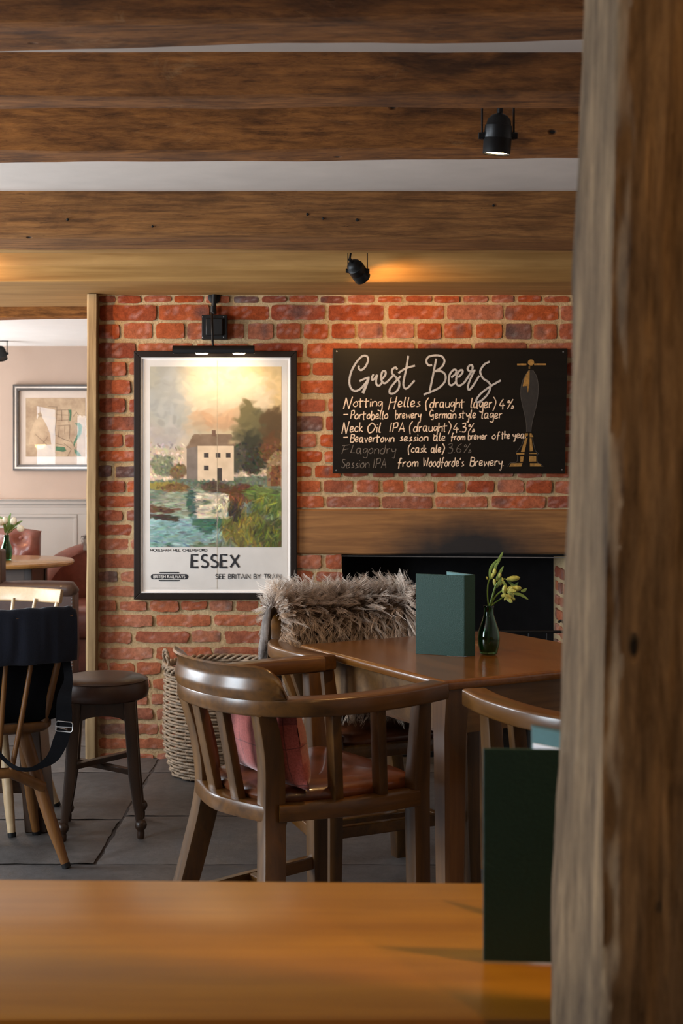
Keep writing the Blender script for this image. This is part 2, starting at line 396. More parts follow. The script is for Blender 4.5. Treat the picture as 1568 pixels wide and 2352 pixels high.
# cushion: woollen check
m, N, L, B = new_mat('red_check_wool'); M['cushion'] = m
v = mapping(N, L, (1, 1, 1)); n = noise_node(N, L, v, 260, 3)
r = ramp(N, [(.3, lin(132,58,52)), (.7, lin(170,84,74))]); L.new(n.outputs['Fac'], r.inputs['Fac'])
sx = N.new('ShaderNodeSeparateXYZ'); L.new(v, sx.inputs[0]); lines = []
for ax in ('Y', 'Z'):
    a = N.new('ShaderNodeMath'); a.operation = 'PINGPONG'; a.inputs[1].default_value = .0425; L.new(sx.outputs[ax], a.inputs[0])
    b = N.new('ShaderNodeMath'); b.operation = 'LESS_THAN'; b.inputs[1].default_value = .0011; L.new(a.outputs[0], b.inputs[0]); lines.append(b)
mx = N.new('ShaderNodeMath'); mx.operation = 'MAXIMUM'; L.new(lines[0].outputs[0], mx.inputs[0]); L.new(lines[1].outputs[0], mx.inputs[1])
mm = N.new('ShaderNodeMath'); mm.operation = 'MULTIPLY'; mm.inputs[1].default_value = .7; L.new(mx.outputs[0], mm.inputs[0])
L.new(mixc(N, L, r.outputs['Color'], lin(70,34,36), mm.outputs[0]), B.inputs['Base Color']); B.inputs['Roughness'].default_value = .95; B.inputs['Sheen Weight'].default_value = .3
bump(N, L, B, n.outputs['Fac'], .3, .002)
# fireplace oak with the soot mark left by the fire
m, N, L, B = new_mat('sooty_oak'); M['sooty_oak'] = m
v = mapping(N, L, (.06, 1, 1)); n = noise_node(N, L, v, 60, 5, .6, .6)
r = ramp(N, [(.3, lin(108,70,34)), (.7, lin(150,104,56))]); L.new(n.outputs['Fac'], r.inputs['Fac'])
w = noise_node(N, L, mapping(N, L, (1, 1, 1)), 9, 4); mp = mapping(N, L, (1.75, 0, 4.3), loc=(-.93, 0, -3.76))
ln = N.new('ShaderNodeVectorMath'); ln.operation = 'LENGTH'; L.new(mp, ln.inputs[0])
ad = N.new('ShaderNodeMath'); ad.operation = 'ADD'; L.new(ln.outputs['Value'], ad.inputs[0])
w2 = N.new('ShaderNodeMath'); w2.operation = 'MULTIPLY'; w2.inputs[1].default_value = .35; L.new(w.outputs['Fac'], w2.inputs[0]); L.new(w2.outputs[0], ad.inputs[1])
sr = ramp(N, [(.40, (1, 1, 1, 1)), (1.15, (0, 0, 0, 1))]); L.new(ad.outputs[0], sr.inputs['Fac'])
L.new(mixc(N, L, r.outputs['Color'], (.012, .009, .008, 1), sr.outputs['Color']), B.inputs['Base Color']); B.inputs['Roughness'].default_value = .75
bump(N, L, B, n.outputs['Fac'], .2, .004)
# ------------------------------------------------------------------ setting: brick wall and fireplace
W = 5.505
def wp(px, py, d=W): return P(px, py, d)
X_L, X_R = wp(222, 0).x, 2.6
OPX0, OPX1 = wp(785, 0).x, wp(1304, 0).x
ZT_OP = wp(0, 1272).z; ZB_LIN, ZT_LIN = wp(0, 1273).z, wp(0, 1168).z
mb = MB()
mb.box(X_L, OPX0, W, W+.40, 0, 2.25); mb.box(OPX1, X_R, W, W+.40, 0, 2.25)
mb.box(OPX0, OPX1, W, W+.40, ZB_LIN, 2.25)
mb.mi = 1
rows = [(680,695,'H'),(702,735,'S'),(744,778,'H'),(789,822,'S'),(833,862,'H'),(875,904,'S'),(916,947,'H'),(957,988,'S'),(998,1026,'H'),(1036,1061,'S'),
        (1070,1096,'H'),(1104,1132,'H'),(1140,1166,'S'),(1173,1197,'H'),(1205,1228,'S'),(1238,1263,'M'),(1274,1305,'M'),(1312,1337,'H'),(1347,1370,'S'),
        (1380,1402,'H'),(1413,1437,'S'),(1450,1476,'M'),(1487,1513,'S'),(1522,1549,'H'),(1560,1583,'M'),(1593,1618,'H'),(1627,1652,'M'),(1662,1686,'H'),
        (1696,1720,'S'),(1730,1747,'H')]
PAL = [lin(172,84,44), lin(180,92,52), lin(156,72,38), lin(166,92,64), lin(146,66,42), lin(176,106,78), lin(136,74,54), lin(168,76,36)]
DARKB = lin(92, 72, 70)
cols = [lin(180,150,110)]*len(mb.v)
def brick(px0, px1, py0, py1, dw=W, yaw=None):
    p0 = wp(px0, py1); p1 = wp(px1, py0)
    nx = max(4, int((px1-px0)/9)); nz = 4
    sd = random.random()*100; base = random.choice(PAL); other = random.choice(PAL)
    if random.random() < .045: base = DARKB
    low = min(1, max(0, (py0-1000)/600))            # the older, more worn brick lies low in the wall
    j = .0015+.0028*low
    relief = .004+.006*random.random(); tilt = random.uniform(-.003, .003)
    blue = random.random() < .13; bu = random.random()
    front, cc = [], []
    for k in range(nz+1):
        for i in range(nx+1):
            u, w = i/nx, k/nz
            x = p0.x+(p1.x-p0.x)*u; z = p0.z+(p1.z-p0.z)*w
            edge = (i in (0, nx)) + (k in (0, nz))
            x += fbm(z*40+sd, x*30, 1)*j*(1.6 if i in (0, nx) else .6)
            z += fbm(x*26+sd, z*30, 5)*j*(1.6 if k in (0, nz) else .6)
            if edge == 2:
                x += (.003 if i == 0 else -.003); z += (.0025 if k == 0 else -.0025)
            y = W-relief-tilt*(u-.5)*2+fbm(x*55, z*55, sd, 5)*(.0013+.0026*low)+(.0016 if edge else 0)
            if yaw: x, y, z = yaw(x, y, z)
            front.append((x, y, z))
            t = .5+.9*fbm(x*9, z*14, sd); t = min(1, max(0, t))
            c = [a*(1-t*.55)+b*t*.55 for a, b in zip(base, other)]
            if blue:
                q = max(0, 1-((u-bu)/.22)**2-((w-.5)/.6)**2)*.75
                c = [a*(1-q)+b*q for a, b in zip(c, DARKB)]
            sp = fbm(x*70, z*70, sd+9)
            if sp > .38: c = [min(1, a+.10) for a in c]
            pale = .16*low+.10*max(0, fbm(x*6, z*6, 3))
            c = [a*(1-pale)+b*pale for a, b in zip(c, lin(206,178,150))]
            cc.append(tuple(c[:3])+(1,))
    n1 = nx+1; fs = []
    for k in range(nz):
        for i in range(nx):
            a = k*n1+i; fs.append((a, a+1, a+1+n1, a+n1))
    rim = [i for i in range(n1)]+[k*n1+nx for k in range(1, nz+1)]+[nz*n1+i for i in range(nx-1, -1, -1)]+[k*n1 for k in range(nz-1, 0, -1)]
    b0 = len(front)
    for r in rim:
        x, y, z = front[r]; front.append((x, y+.014, z) if not yaw else (x+.014, y, z)); cc.append(cc[r])
    for q in range(len(rim)):
        a, b = rim[q], rim[(q+1) % len(rim)]
        fs.append((b, a, b0+q, b0+(q+1) % len(rim)))
    mb.add(front, fs); cols.extend(cc)
for ri, (y0, y1, kind) in enumerate(rows):
    x = 229-random.choice([0, 20, 45]); 
    while x < 1640:
        L0 = {'S': random.gauss(121, 5), 'H': random.gauss(57, 5), 'M': random.choice([60, 66, 92, 122])}[kind]
        a, b = x, x+L0; x = b+random.uniform(6, 11)
        a = max(a, 227)
        if b-a < 18: continue
        j0, j1 = random.uniform(-1.5, 1.5), random.uniform(-1.5, 1.5)
        ym = (y0+y1)/2
        if 1168 < ym < 1274 and b > 690: 
            if a > 640: continue
            b = 684
        if ym > 1274:
            if a < 783 and b > 750: b = 785+random.uniform(-2, 3)
            elif a >= 760 and b < 1304: continue
            elif a < 1304 and b > 1304 and a > 760: a = 1305
            if b-a < 18: continue
        brick(a, b, y0+j0, y1+j1)
# the inner right cheek of the opening: bricks facing left
def cheek(x, y, z): return (OPX1-(W-y), W+(x-OPX0), z)
for (y0, y1, kind) in rows:
    if y0 < 1276: continue
    xs = [(785, 840), (850, 905), (915, 950)] if y0 % 2 else [(785, 812), (820, 880), (890, 950)]
    for a, b in xs: brick(a, b, y0, y1, yaw=cheek)
struct(mb.build('wall_back', [M['mortar'], M['brick']], cols=cols, smooth=50, fix=False))

mb = MB()      # oak bressumer over the fireplace, proud of the bricks
rings = []
for i in range(61):
    x = wp(664, 0).x+(X_R-wp(664, 0).x)*i/60
    zb, zt = ZB_LIN+fbm(x*3, 1, 2)*.005, ZT_LIN-.003+fbm(x*2, 7, 2)*.003
    rings.append([(x, W-.014+fbm(x*4, 3, 1)*.003, zb+.006), (x, W-.008, zb), (x, W+.30, zb), (x, W+.30, zt), (x, W-.006, zt), (x, W-.014, zt-.006)])
mb.loft(rings)
props(mb.build('oak_lintel', M['sooty_oak'], smooth=30), 'broad sawn oak lintel with a black soot mark above the fireplace opening', 'lintel')

# iron fire back, hood lip and hearth
t = thing('fire_back', 'black iron back plate lining the fireplace under the sooty oak lintel', 'fireplace', (0.5, W+.39, 0))
mb = MB(); mb.box(OPX0, OPX1, W+.375, W+.40, .05, ZT_OP+.02); mb.box(OPX0-.002, OPX0+.012, W+.05, W+.38, .05, ZT_OP); mb.build('plate', M['soot'], t)
mb = MB(); mb.box(OPX0, OPX1, W+.03, W+.40, ZT_OP-.012, ZT_OP+.002); mb.build('hood', M['soot'], t)
mb = MB(); mb.bar(wp(786, 1277, W+.03), wp(1306, 1281, W+.03), .006, .0035); mb.build('hood_lip', M['steel'], t)
mb = MB(); mb.box(OPX0+.002, OPX1-.002, W+.01, W+.40, .002, .05); mb.build('hearth_slab', M['soot'], t)
# low iron fireguard
t = thing('fireguard', 'low black iron fireguard rail with a curled end post in front of the hearth', 'fireguard', (0.6, W-.10, 0))
yg = W-.12
mb = MB(); mb.tube([P(880, 1452, yg), P(1000, 1452, yg), P(1150, 1451, yg), P(1296, 1451, yg)], .006, 10); mb.build('rail', M['black_metal'], t)
for px in (880, 1297):
    p = P(px, 1451, yg)
    top = [(p.x, yg, .01), (p.x, yg, p.z-.02), (p.x, yg, p.z+.02), (p.x-.004, yg, p.z+.036), (p.x-.016, yg, p.z+.045), (p.x-.028, yg, p.z+.038)]
    mb = MB(); mb.tube(crom(top, 5), .0055, 10); mb.build('end_post', M['black_metal'], t)
a0, a1 = P(880, 1451, yg).x, P(1297, 1451, yg).x
for k in range(1, 10):
    x = a0+(a1-a0)*k/10; z = P(0, 1451, yg).z
    mb = MB(); mb.tube([(x, yg, .055), (x, yg, z)], .003, 6); mb.build('upright', M['black_metal'], t)
mb = MB(); mb.box(a0, a1, yg-.004, yg+.004, .05, .062); mb.build('bottom_rail', M['black_metal'], t)

# ------------------------------------------------------------------ floor of stone flags
mb = MB(); mb.box(-3.4, 2.6, -2.5, 8.6, -.06, -.006); cols = [(.1, .1, .1, 1)]*len(mb.v); mb.mi = 1
yrows = [-2.5, -1.7, -.9, -.2, .5, 1.2, 1.9, 2.6, 3.3, 4.04, 4.60, 5.25, 5.75, 6.4, 7.1, 7.8, 8.6]
for r in range(len(yrows)-1):
    x = -3.4; off = [-.75, .35, -1.6, 1.5][r % 4]
    xs = sorted(set([-3.4, 2.6]+[q for q in ((-.765 if 9 <= r <= 11 else off+.13*(r % 3)), -2.3+.2*(r % 3), .62+.3*(r % 2), 1.6) if -3.3 < q < 2.5]))
    for i in range(len(xs)-1):
        x0, x1, y0, y1 = xs[i]+.006, xs[i+1]-.006, yrows[r]+.006, yrows[r+1]-.006
        if 9 <= r <= 10 and x0 < -.8: y0, y1 = [(4.04, 4.545), (4.555, 5.25)][r-9]; y0 += .006; y1 -= .006
        nx, ny = max(6, int((x1-x0)*26)), max(6, int((y1-y0)*26)); g = random.uniform(.75, 1.15); sd = random.random()*50
        base = [g*c for c in (.115, .108, .105)]; dz = random.uniform(-.001, .001)
        vs, cc = [], []
        for k in range(ny+1):
            for i2 in range(nx+1):
                xx, yy = x0+(x1-x0)*i2/nx, y0+(y1-y0)*k/ny
                e = i2 in (0, nx) or k in (0, ny)
                jx = fbm(yy*14, xx*14, sd)*.007 if i2 in (0, nx) else 0
                jy = fbm(xx*14, yy*14, sd)*.005 if k in (0, ny) else 0
                z = dz+fbm(xx*5, yy*5, sd)*.0018-(.004 if e else 0)
                vs.append((xx+jx, yy+jy, z))
                q = 1+.35*fbm(xx*2.2, yy*2.2, sd); wv = .12*max(0, fbm(xx*3, yy*3, sd+4))
                cc.append((base[0]*q*(1+wv), base[1]*q, base[2]*q*(1-wv), 1))
        n1 = nx+1
        mb.add(vs, [(k*n1+i2, k*n1+i2+1, k*n1+i2+1+n1, k*n1+i2+n1) for k in range(ny) for i2 in range(nx)]); cols.extend(cc)
struct(mb.build('floor', [M['joint'], M['flag']], cols=cols, smooth=30, fix=False))

# ------------------------------------------------------------------ ceilings and plain walls
zc = lambda y: 2.055+max(0, (y-2.1))*.0418
mb = MB(); rings = []
for y in [-2.5, 1.0, 2.1, 2.7, 3.3, 3.9, 4.5, 5.0, 5.505]:
    rings.append([(-3.0, y, zc(y)), (2.6, y, zc(y)), (2.6, y, zc(y)+.12), (-3.0, y, zc(y)+.12)])
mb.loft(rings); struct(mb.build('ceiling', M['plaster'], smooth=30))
def wall_with_windows(name, x, thick, y0, y1, z1, holes, mat):
    mb = MB(); y = y0; a, b = min(x, x+thick), max(x, x+thick)
    for (h0, h1, s, t_) in holes:
        mb.box(a, b, y, h0, 0, z1); mb.box(a, b, h0, h1, 0, s); mb.box(a, b, h0, h1, t_, z1); y = h1
    mb.box(a, b, y, y1, 0, z1); return struct(mb.build(name, mat, smooth=0))
win = [(1.4, 2.5, .7, 1.8), (3.8, 4.76, .7, 1.8)]
wall_with_windows('wall_left', -3.0, -.15, -2.5, 5.505, 2.3, win, M['plaster'])
m, N, L, B = new_mat('daylit_window_glass'); B.inputs['Base Color'].default_value = (.9, .95, 1, 1); B.inputs['Emission Color'].default_value = (.85, .93, 1, 1); B.inputs['Emission Strength'].default_value = 2.5; M['daylit'] = m
M['gloss_white'] = plain('white_gloss_paint', lin(228, 226, 220), .35, 0, 0, 10, .03)
def window(n, x, y0, y1, z0, z1):
    f = MB(); w = .05
    for (a, b, c, d) in ((y0, y1, z0, z0+w), (y0, y1, z1-w, z1), (y0, y0+w, z0+w, z1-w), (y1-w, y1, z0+w, z1-w)): f.box(x-.06, x, a, b, c, d)
    k = (y1-y0)/3
    for i in (1, 2): f.box(x-.05, x-.01, y0+k*i-.012, y0+k*i+.012, z0+w, z1-w)
    f.box(x-.05, x-.01, y0+w, y1-w, (z0+z1)/2-.012, (z0+z1)/2+.012)
    o = struct(f.build('window_%d' % n, M['gloss_white'], smooth=0))
    p = MB(); p.box(x-.04, x-.035, y0+.02, y1-.02, z0+.02, z1-.02); q = p.build('pane', M['daylit'], o, local=True, smooth=0)
for i, h in enumerate(win): window(i+1, -3.05, *h)
mb = MB(); mb.box(2.6, 2.75, -2.5, 5.9, 0, 2.3); struct(mb.build('wall_right', M['plaster'], smooth=0))
mb = MB(); mb.box(-3.0, 2.6, -2.65, -2.5, 0, 2.3); struct(mb.build('wall_front', M['plaster'], smooth=0))
# the far room seen through the opening on the left
FW = 8.57
zfar = EYE-(795-HY)*FW/F_PX
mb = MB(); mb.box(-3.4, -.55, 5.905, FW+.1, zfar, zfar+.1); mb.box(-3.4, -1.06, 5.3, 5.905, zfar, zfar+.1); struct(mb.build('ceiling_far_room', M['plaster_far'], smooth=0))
mb = MB(); mb.box(-3.4, -.55, FW, FW+.12, 0, zfar); struct(mb.build('wall_far', M['wall_paint'], smooth=0))
wall_with_windows('wall_far_left', -3.4, -.15, 5.4, FW+.1, 2.1, [(6.4, 8.3, .6, 1.8)], M['wall_paint'])
window(3, -3.45, 6.4, 8.3, .6, 1.8)
mb = MB(); mb.box(-.6, -.5, 5.905, FW, 0, zfar); struct(mb.build('wall_far_right', M['wall_paint'], smooth=0))
mb = MB(); mb.box(-3.4, -2.75, 5.30, 5.505, 0, 2.2); struct(mb.build('wall_partition', M['plaster'], smooth=0))
# grey wainscot with dado rail and one sunk panel
zd = EYE-(1155-HY)*FW/F_PX
mb = MB(); mb.box(-3.4, -.6, FW-.03, FW, zd-.008, zd+.016); mb.box(-3.4, -.6, FW-.045, FW, zd+.016, zd+.024); mb.box(-3.4, -.6, FW-.014, FW, zd-.03, zd-.02)
struct(mb.build('trim_1', M['panel_paint'], bevel=.003, smooth=30))
mb = MB(); zp = EYE-(1181-HY)*FW/F_PX; xr = P(178, 0, FW).x
mb.box(-3.4, -.6, FW-.012, FW, zp, zd-.008); mb.box(xr, -.6, FW-.012, FW, .12, zp); mb.box(-3.4, -.6, FW-.012, FW, 0, .2); mb.box(-3.4, -2.62, FW-.012, FW, .2, zp)
mb.box(-2.62, xr, FW-.004, FW, .2, zp)
s = .022
for (a, b, c, d) in ((-2.62, xr, zp-s, zp), (xr-s, xr, .2, zp-s), (-2.62, -2.62+s, .2, zp-s)): mb.box(a, b, FW-.016, FW, c, d)
struct(mb.build('wainscot_trim', M['panel_paint'], bevel=.004, smooth=30))

# ------------------------------------------------------------------ old beams
def beam(name, mat, prof, x0, x1, label, tilt=(0, 0), amp=.006, n=110, sd=0.0, cracks=0, rnd=3):
    """prof: [(y, z)] cross-section polygon; corners hewn soft"""
    pr = []
    k = len(prof)
    for i in range(k):
        a, b, c = Vector(prof[i-1]), Vector(prof[i]), Vector(prof[(i+1) % k])
        r = min(.018, .3*min((a-b).length, (c-b).length)) * (1 if rnd else .2)
        p0 = b+(a-b).normalized()*r; p1 = b+(c-b).normalized()*r
        pr.append(p0); pr.append(b*.6+(p0+p1)*.2); pr.append(p1)
    dense = []
    for i in range(len(pr)):
        a, b = pr[i], pr[(i+1) % len(pr)]; q = max(1, int((b-a).length/.02))
        for j in range(q): dense.append(a+(b-a)*j/q)
    cy = sum(p[0] for p in dense)/len(dense); zmin = min(p[1] for p in dense); zmax = max(p[1] for p in dense)
    mb = MB(); rings = []
    for i in range(n+1):
        x = x0+(x1-x0)*i/n; ring = []
        for (y, z) in dense:
            h = (z-zmin)/(zmax-zmin)
            tz = (tilt[0]*(1-h)+tilt[1]*h)*x
            d = fbm(x*2.2+sd, y*9, z*9, 5)*amp+fbm(x*9+sd, y*60, z*60, 4)*amp*.35
            ring.append((x, y+(d if y < cy else -d), z+tz+fbm(x*1.3+sd, y*7+3, z*7, 4)*amp))
        rings.append(ring)
    mb.loft(rings); o = mb.build(name, mat, smooth=40)
    return props(o, label, 'beam')
beam('ceiling_beam', M['beam_old'], [(2.20, 1.985), (2.343, 1.98), (2.343, 2.12), (2.20, 2.12)], -3, 2.6, 'dark old ceiling beam nearest the camera, cut by the top of the picture', (.016, .012), .006, sd=1)
beam('ceiling_beam', M['beam_old'], [(2.685, 1.992), (2.806, 1.995), (2.806, 2.16), (2.685, 2.16)], -3, 2.6, 'dark knotty ceiling beam just in front of the upper black spotlight', (.004, .004), .006, sd=12)
beam('ceiling_beam', M['beam_old'], [(3.14, 1.99), (3.27, 1.99), (3.27, 2.19), (3.14, 2.19)], -3, 2.6, 'dark old beam directly behind the upper black spotlight, with bare plaster beyond it', (.006, .004), .006, sd=23)
beam('ceiling_beam', M['beam_mid'], [(4.375, 2.005), (4.40, 1.994), (4.64, 1.994), (4.64, 2.24), (4.375, 2.24)], -3, 2.6, 'mid brown cracked beam with nail heads between the bare plaster strip and the sawn oak beam', (-.002, -.004), .006, sd=37)
o = MB(); o.box(-2.98, 2.58, 4.64, 4.70, 1.995, 2.24); o = struct(o.build('trim_2', M['beam_new'], smooth=0))
beam('wall_beam', M['beam_new'], [(5.0, 1.994), (5.11, 1.949), (5.905, 1.949), (5.905, 2.25), (5.0, 2.25)], -3, 2.6, 'pale sawn oak beam with a chamfered edge resting on top of the brick wall', (0, 0), .0025, sd=51, rnd=0)
zf = EYE-(735-HY)*6.4/F_PX
beam('far_room_beam', M['beam_old'], [(6.25, zf), (6.40, zf), (6.40, zfar+.02), (6.25, zfar+.02)], -3.38, -.62, 'rough cracked beam crossing the white ceiling of the far room', (0, 0), .012, sd=63)
mb = MB(); rings = []
for i in range(13):
    y = 5.93+(6.27-5.93)*i/12; q = fbm(y*6, 2, 3)*.008
    rings.append([(-1.165+q, y, 1.955+q), (-.98, y, 1.955), (-.98, y, 2.02), (-1.165, y, 2.02)])
mb.loft(rings); props(mb.build('short_rafter', M['beam_old'], smooth=30), 'short rough timber meeting the far room beam above the door post', 'beam')
# nails and nail holes in the mid beam
for px, py, r in ((155, 504, 3.4), (350, 520, 3), (706, 492, 3.5), (742, 502, 3), (820, 505, 4), (1133, 472, 3)):
    p = P(px, py, 4.372); mb = MB(); k = r*4.372/F_PX
    mb.lathe([(k, 0), (k*.8, .003), (.0003, .0045)], 10, p, Matrix.Rotation(PI/2, 4, 'X'))
    props(mb.build('iron_nail', M['black_metal']), 'rusty iron nail head in the face of the mid brown ceiling beam', 'nail', 'nails in the mid brown beam')

# door post at the end of the brick wall
mb = MB(); rings = []
xa, xb = P(197, 0, 5.44).x, P(221, 0, 5.44).x
for i in range(60):
    z = .002+1.944*i/59; q = fbm(z*3, 1, 8)*.004; a = xa+q-.004*(1-z); b = xb+fbm(z*3, 6, 8)*.002-.006*(1-z/2)
    rings.append([(a, 5.452, z), (a+.009, 5.44, z), (b, 5.44, z), (b, 5.70, z), (a, 5.70, z)])
mb.loft(rings); props(mb.build('door_post', M['door_post'], smooth=30), 'slim sawn oak post at the left end of the brick wall', 'post')

# ------------------------------------------------------------------ weathered post close to the camera on the right
mb = MB(); rings = []
edge = crom([(0, 1354), (350, 1337), (600, 1326), (750, 1329), (1000, 1318), (1250, 1308), (1500, 1300), (1700, 1296), (1900, 1286), (2100, 1279), (2352, 1275)], 8)
ridge = crom([(0, 1420), (700, 1408), (1200, 1396), (1800, 1386), (2352, 1384)], 8)
ez, ex = [EYE-(e[0]-HY)*1.11/F_PX for e in edge], [(e[1]-CX)*1.11/F_PX for e in edge]
rz_, rx_ = [EYE-(e[0]-HY)*1.0/F_PX for e in ridge], [(e[1]-CX)*1.0/F_PX for e in ridge]
def at(z, zs, xs): return float(np.interp(z, zs[::-1], xs[::-1]))
for i in range(420):
    z = .001+2.052*i/419
    xl, xf = at(z, ez, ex), at(z, rz_, rx_); ring = []
    base = [(xl, 1.135), (xl-.001, 1.11)]
    for k in range(1, 9): base.append((xl+(xf-xl)*k/9-.001*math.sin(PI*k/9), 1.11-.105*k/9))
    for k in range(0, 41): base.append((xf+.135*k/40, 1.003-.004*math.sin(PI*min(1, k/8))+.02*(k/40)**2))
    for k in range(1, 6): base.append((.345, 1.023+.11*k/5))
    for (x, y) in base:
        g = fbm(x*60, y*60, z*5, 5); g2 = fbm(x*130, y*90+4, z*13, 5); b_ = fbm(x*9, y*9, z*7, 4)
        d = .004*g+.0016*g2+.003*b_
        d -= .016*max(0, fbm(x*34, y*34, z*1.6, 3)-.16) if x > xf else 0
        inn = 1 if x > xf-.002 else .45
        dirx, diry = (-1, 0) if x < xf-.003 else ((0, -1) if x < .34 else (1, 0))
        ring.append((x+dirx*d*inn, y+diry*d*inn*1.3, z))
    rings.append(ring)
mb.loft(rings); props(mb.build('timber_post', M['post'], smooth=60), 'weathered grey brown timber post standing close up at the right edge', 'post')
# ------------------------------------------------------------------ captain's chairs
def captain_chair(loc, ang, label, group=None, parts_up='chair_v', parts_h='chair_h', crest_top=True):
    """local: +x is the front, +y the sitter's left"""
    t = thing('captain_chair', label, 'chair', loc, ang, group)
    V, Hh = M[parts_up], M[parts_h]
    zr = .470; za = .697
    bl, br = (-.185, .150), (-.185, -.150)
    fl, fr = (.175, .215), (.175, -.215)
    bowU = [(.215, -.250), (.10, -.272), (-.05, -.270), (-.17, -.225), (-.245, -.13), (-.268, 0)]
    bowU = bowU+[(x, -y) for x, y in reversed(bowU[:-1])]
    bow = [(x, y, za+.006*(x+.27)/.5) for x, y in crom(bowU, 8)]
    # legs: front pair straight up to the arms, back pair sabre shaped
    for s in (-1, 1):
        mb = MB(); pts = [(.185, s*.222, 0), (.178, s*.217, .2), (.175, s*.215, zr), (.172, s*.236, za-.015)]
        mb.sweep(pts, rrect(.042, .046, .006, 2), (1, 0, 0), [(.85, .85), (.98, .98), (1.05, 1.05), (.82, .82)]); mb.build('leg', V, t, local=True)
        mb = MB(); pts = crom([(-.262, s*.226, 0), (-.236, s*.208, .14), (-.206, s*.180, .29), (-.186, s*.148, zr-.02), (-.196, s*.160, .58), (-.226, s*.176, za-.01)], 5)
        n = len(pts); mb.sweep(pts, rrect(.040, .052, .006, 2), (1, 0, 0), [(1, .85+.25*math.sin(PI*i/(n-1))) for i in range(n)]); mb.build('leg', V, t, local=True)
    # seat rails
    for s in (-1, 1):
        mb = MB(); pts = crom([(-.175, s*.155, zr-.018), (0, s*.205, zr-.018), (.165, s*.217, zr-.018)], 6)
        mb.sweep(pts, rrect(.052, .038, .006, 2)); mb.build('seat_rail', Hh, t, local=True)
    mb = MB(); pts = crom([(-.19, -.155, zr-.018), (-.225, 0, zr-.018), (-.19, .155, zr-.018)], 7); mb.sweep(pts, rrect(.05, .038, .006, 2)); mb.build('seat_rail', Hh, t, local=True)
    mb = MB(); mb.sweep([(.175, -.205, zr-.018), (.19, 0, zr-.018), (.175, .205, zr-.018)], rrect(.045, .038, .006, 2)); mb.build('seat_rail', Hh, t, local=True)
    # leather pad
    out = crom([(-.20, 0), (-.175, -.13), (-.05, -.185), (.13, -.195), (.188, -.17), (.195, 0), (.188, .17), (.13, .195), (-.05, .185), (-.175, .13)], 6, True)
    mb = MB(); rings = []
    for k, z in ((.93, zr-.012), (1.0, zr-.004), (1.03, zr+.010), (1.0, zr+.022), (.93, zr+.030), (.75, zr+.036), (.4, zr+.039), (.08, zr+.040)):
        rings.append([(x*k, y*k, z) for x, y in out])
    mb.loft(rings); mb.build('seat_pad', M['leather_seat'], t, local=True, smooth=50)
    # bow arm
    mb = MB(); n = len(bow)
    mb.sweep(bow, rrect(.054, .040, .006, 3), (0, 0, 1), [(1.0+.12*math.cos(PI*(2*i/(n-1)-1)/1.0)*0 + (.10 if i in (0, n-1) else .08), 1) for i in range(n)])
    mb.build('arm_bow', Hh, t, local=True, bevel=.003)
    # crest
    if crest_top:
        sec = [(.030, 0), (.035, .012), (.035, .026), (.030, .044), (.029, .058), (.040, .074), (.036, .078), (.018, .066), (.002, .042), (-.014, .02), (-.022, 0)]
        mb = MB(); rings = []
        # arc length along the bow between the two ends of the crest
        lo, hi = int(n*.315), n-1-int(n*.315)
        for i in range(lo, hi+1):
            u = (i-lo)/(hi-lo); q = min(u, 1-u)/.14; k = 1 if q >= 1 else math.sqrt(max(0, 1-(1-q)**2))
            p = Vector(bow[i]); tan = (Vector(bow[min(i+1, n-1)])-Vector(bow[max(i-1, 0)])).normalized()
            o_ = Vector((-tan.y, tan.x, 0)); 
            if o_.dot(p-Vector((.02, 0, za))) < 0: o_ = -o_
            rings.append([p+o_*(a*(.75+.25*k))+Vector((0, 0, .016+b*(.06+.94*k))) for a, b in sec])
        mb.loft(rings); mb.build('crest_rail', Hh, t, local=True, smooth=55)
    # slats
    for y in (-.056, .056):
        mb = MB(); mb.sweep([(-.215, y*.95, zr-.005), (-.262, y*1.02, za-.012)], rrect(.036, .022, .004, 2), (1, 0, 0), [(1, 1), (1, 1)]); mb.build('slat', V, t, local=True)
    for s in (-1, 1):
        for xb, yb, xt, yt in ((-.035, .184, -.092, .256), (.073, .208, .022, .268)):
            mb = MB(); mb.sweep([(xb, s*yb, zr-.005), (xt, s*yt, za-.012)], rrect(.034, .024, .004, 2), (1, 0, 0)); mb.build('slat', V, t, local=True)
    # stretchers
    for s in (-1, 1):
        mb = MB(); mb.bar((-.235, s*.166, .19), (.178, s*.217, .19), .022, .034); mb.build('stretcher', Hh, t, local=True, bevel=.003)
    mb = MB(); mb.bar((-.04, -.185, .19), (-.04, .185, .19), .022, .032); mb.build('stretcher', Hh, t, local=True, bevel=.003)
    if 'sheepskin' in label:
        mb = MB(); mb.bar((.178, -.21, .235), (.178, .21, .235), .022, .032); mb.build('stretcher', Hh, t, local=True, bevel=.003)
    return t
grp = 'captain chairs around the square table'
CH1 = (-.088, 3.159, 0); A1 = math.radians(34.5)
captain_chair(CH1, A1, "captain's chair with the pink checked cushion, its back to the camera", grp)
CH2 = (.094, 3.79, 0); A2 = math.radians(-64)
captain_chair(CH2, A2, "captain's chair draped with the long grey sheepskin, nearest the fireplace", grp)
CH3 = (.622, 2.90, 0); A3 = math.radians(117)
captain_chair(CH3, A3, "captain's chair half hidden by the timber post, behind the near green menu", grp)

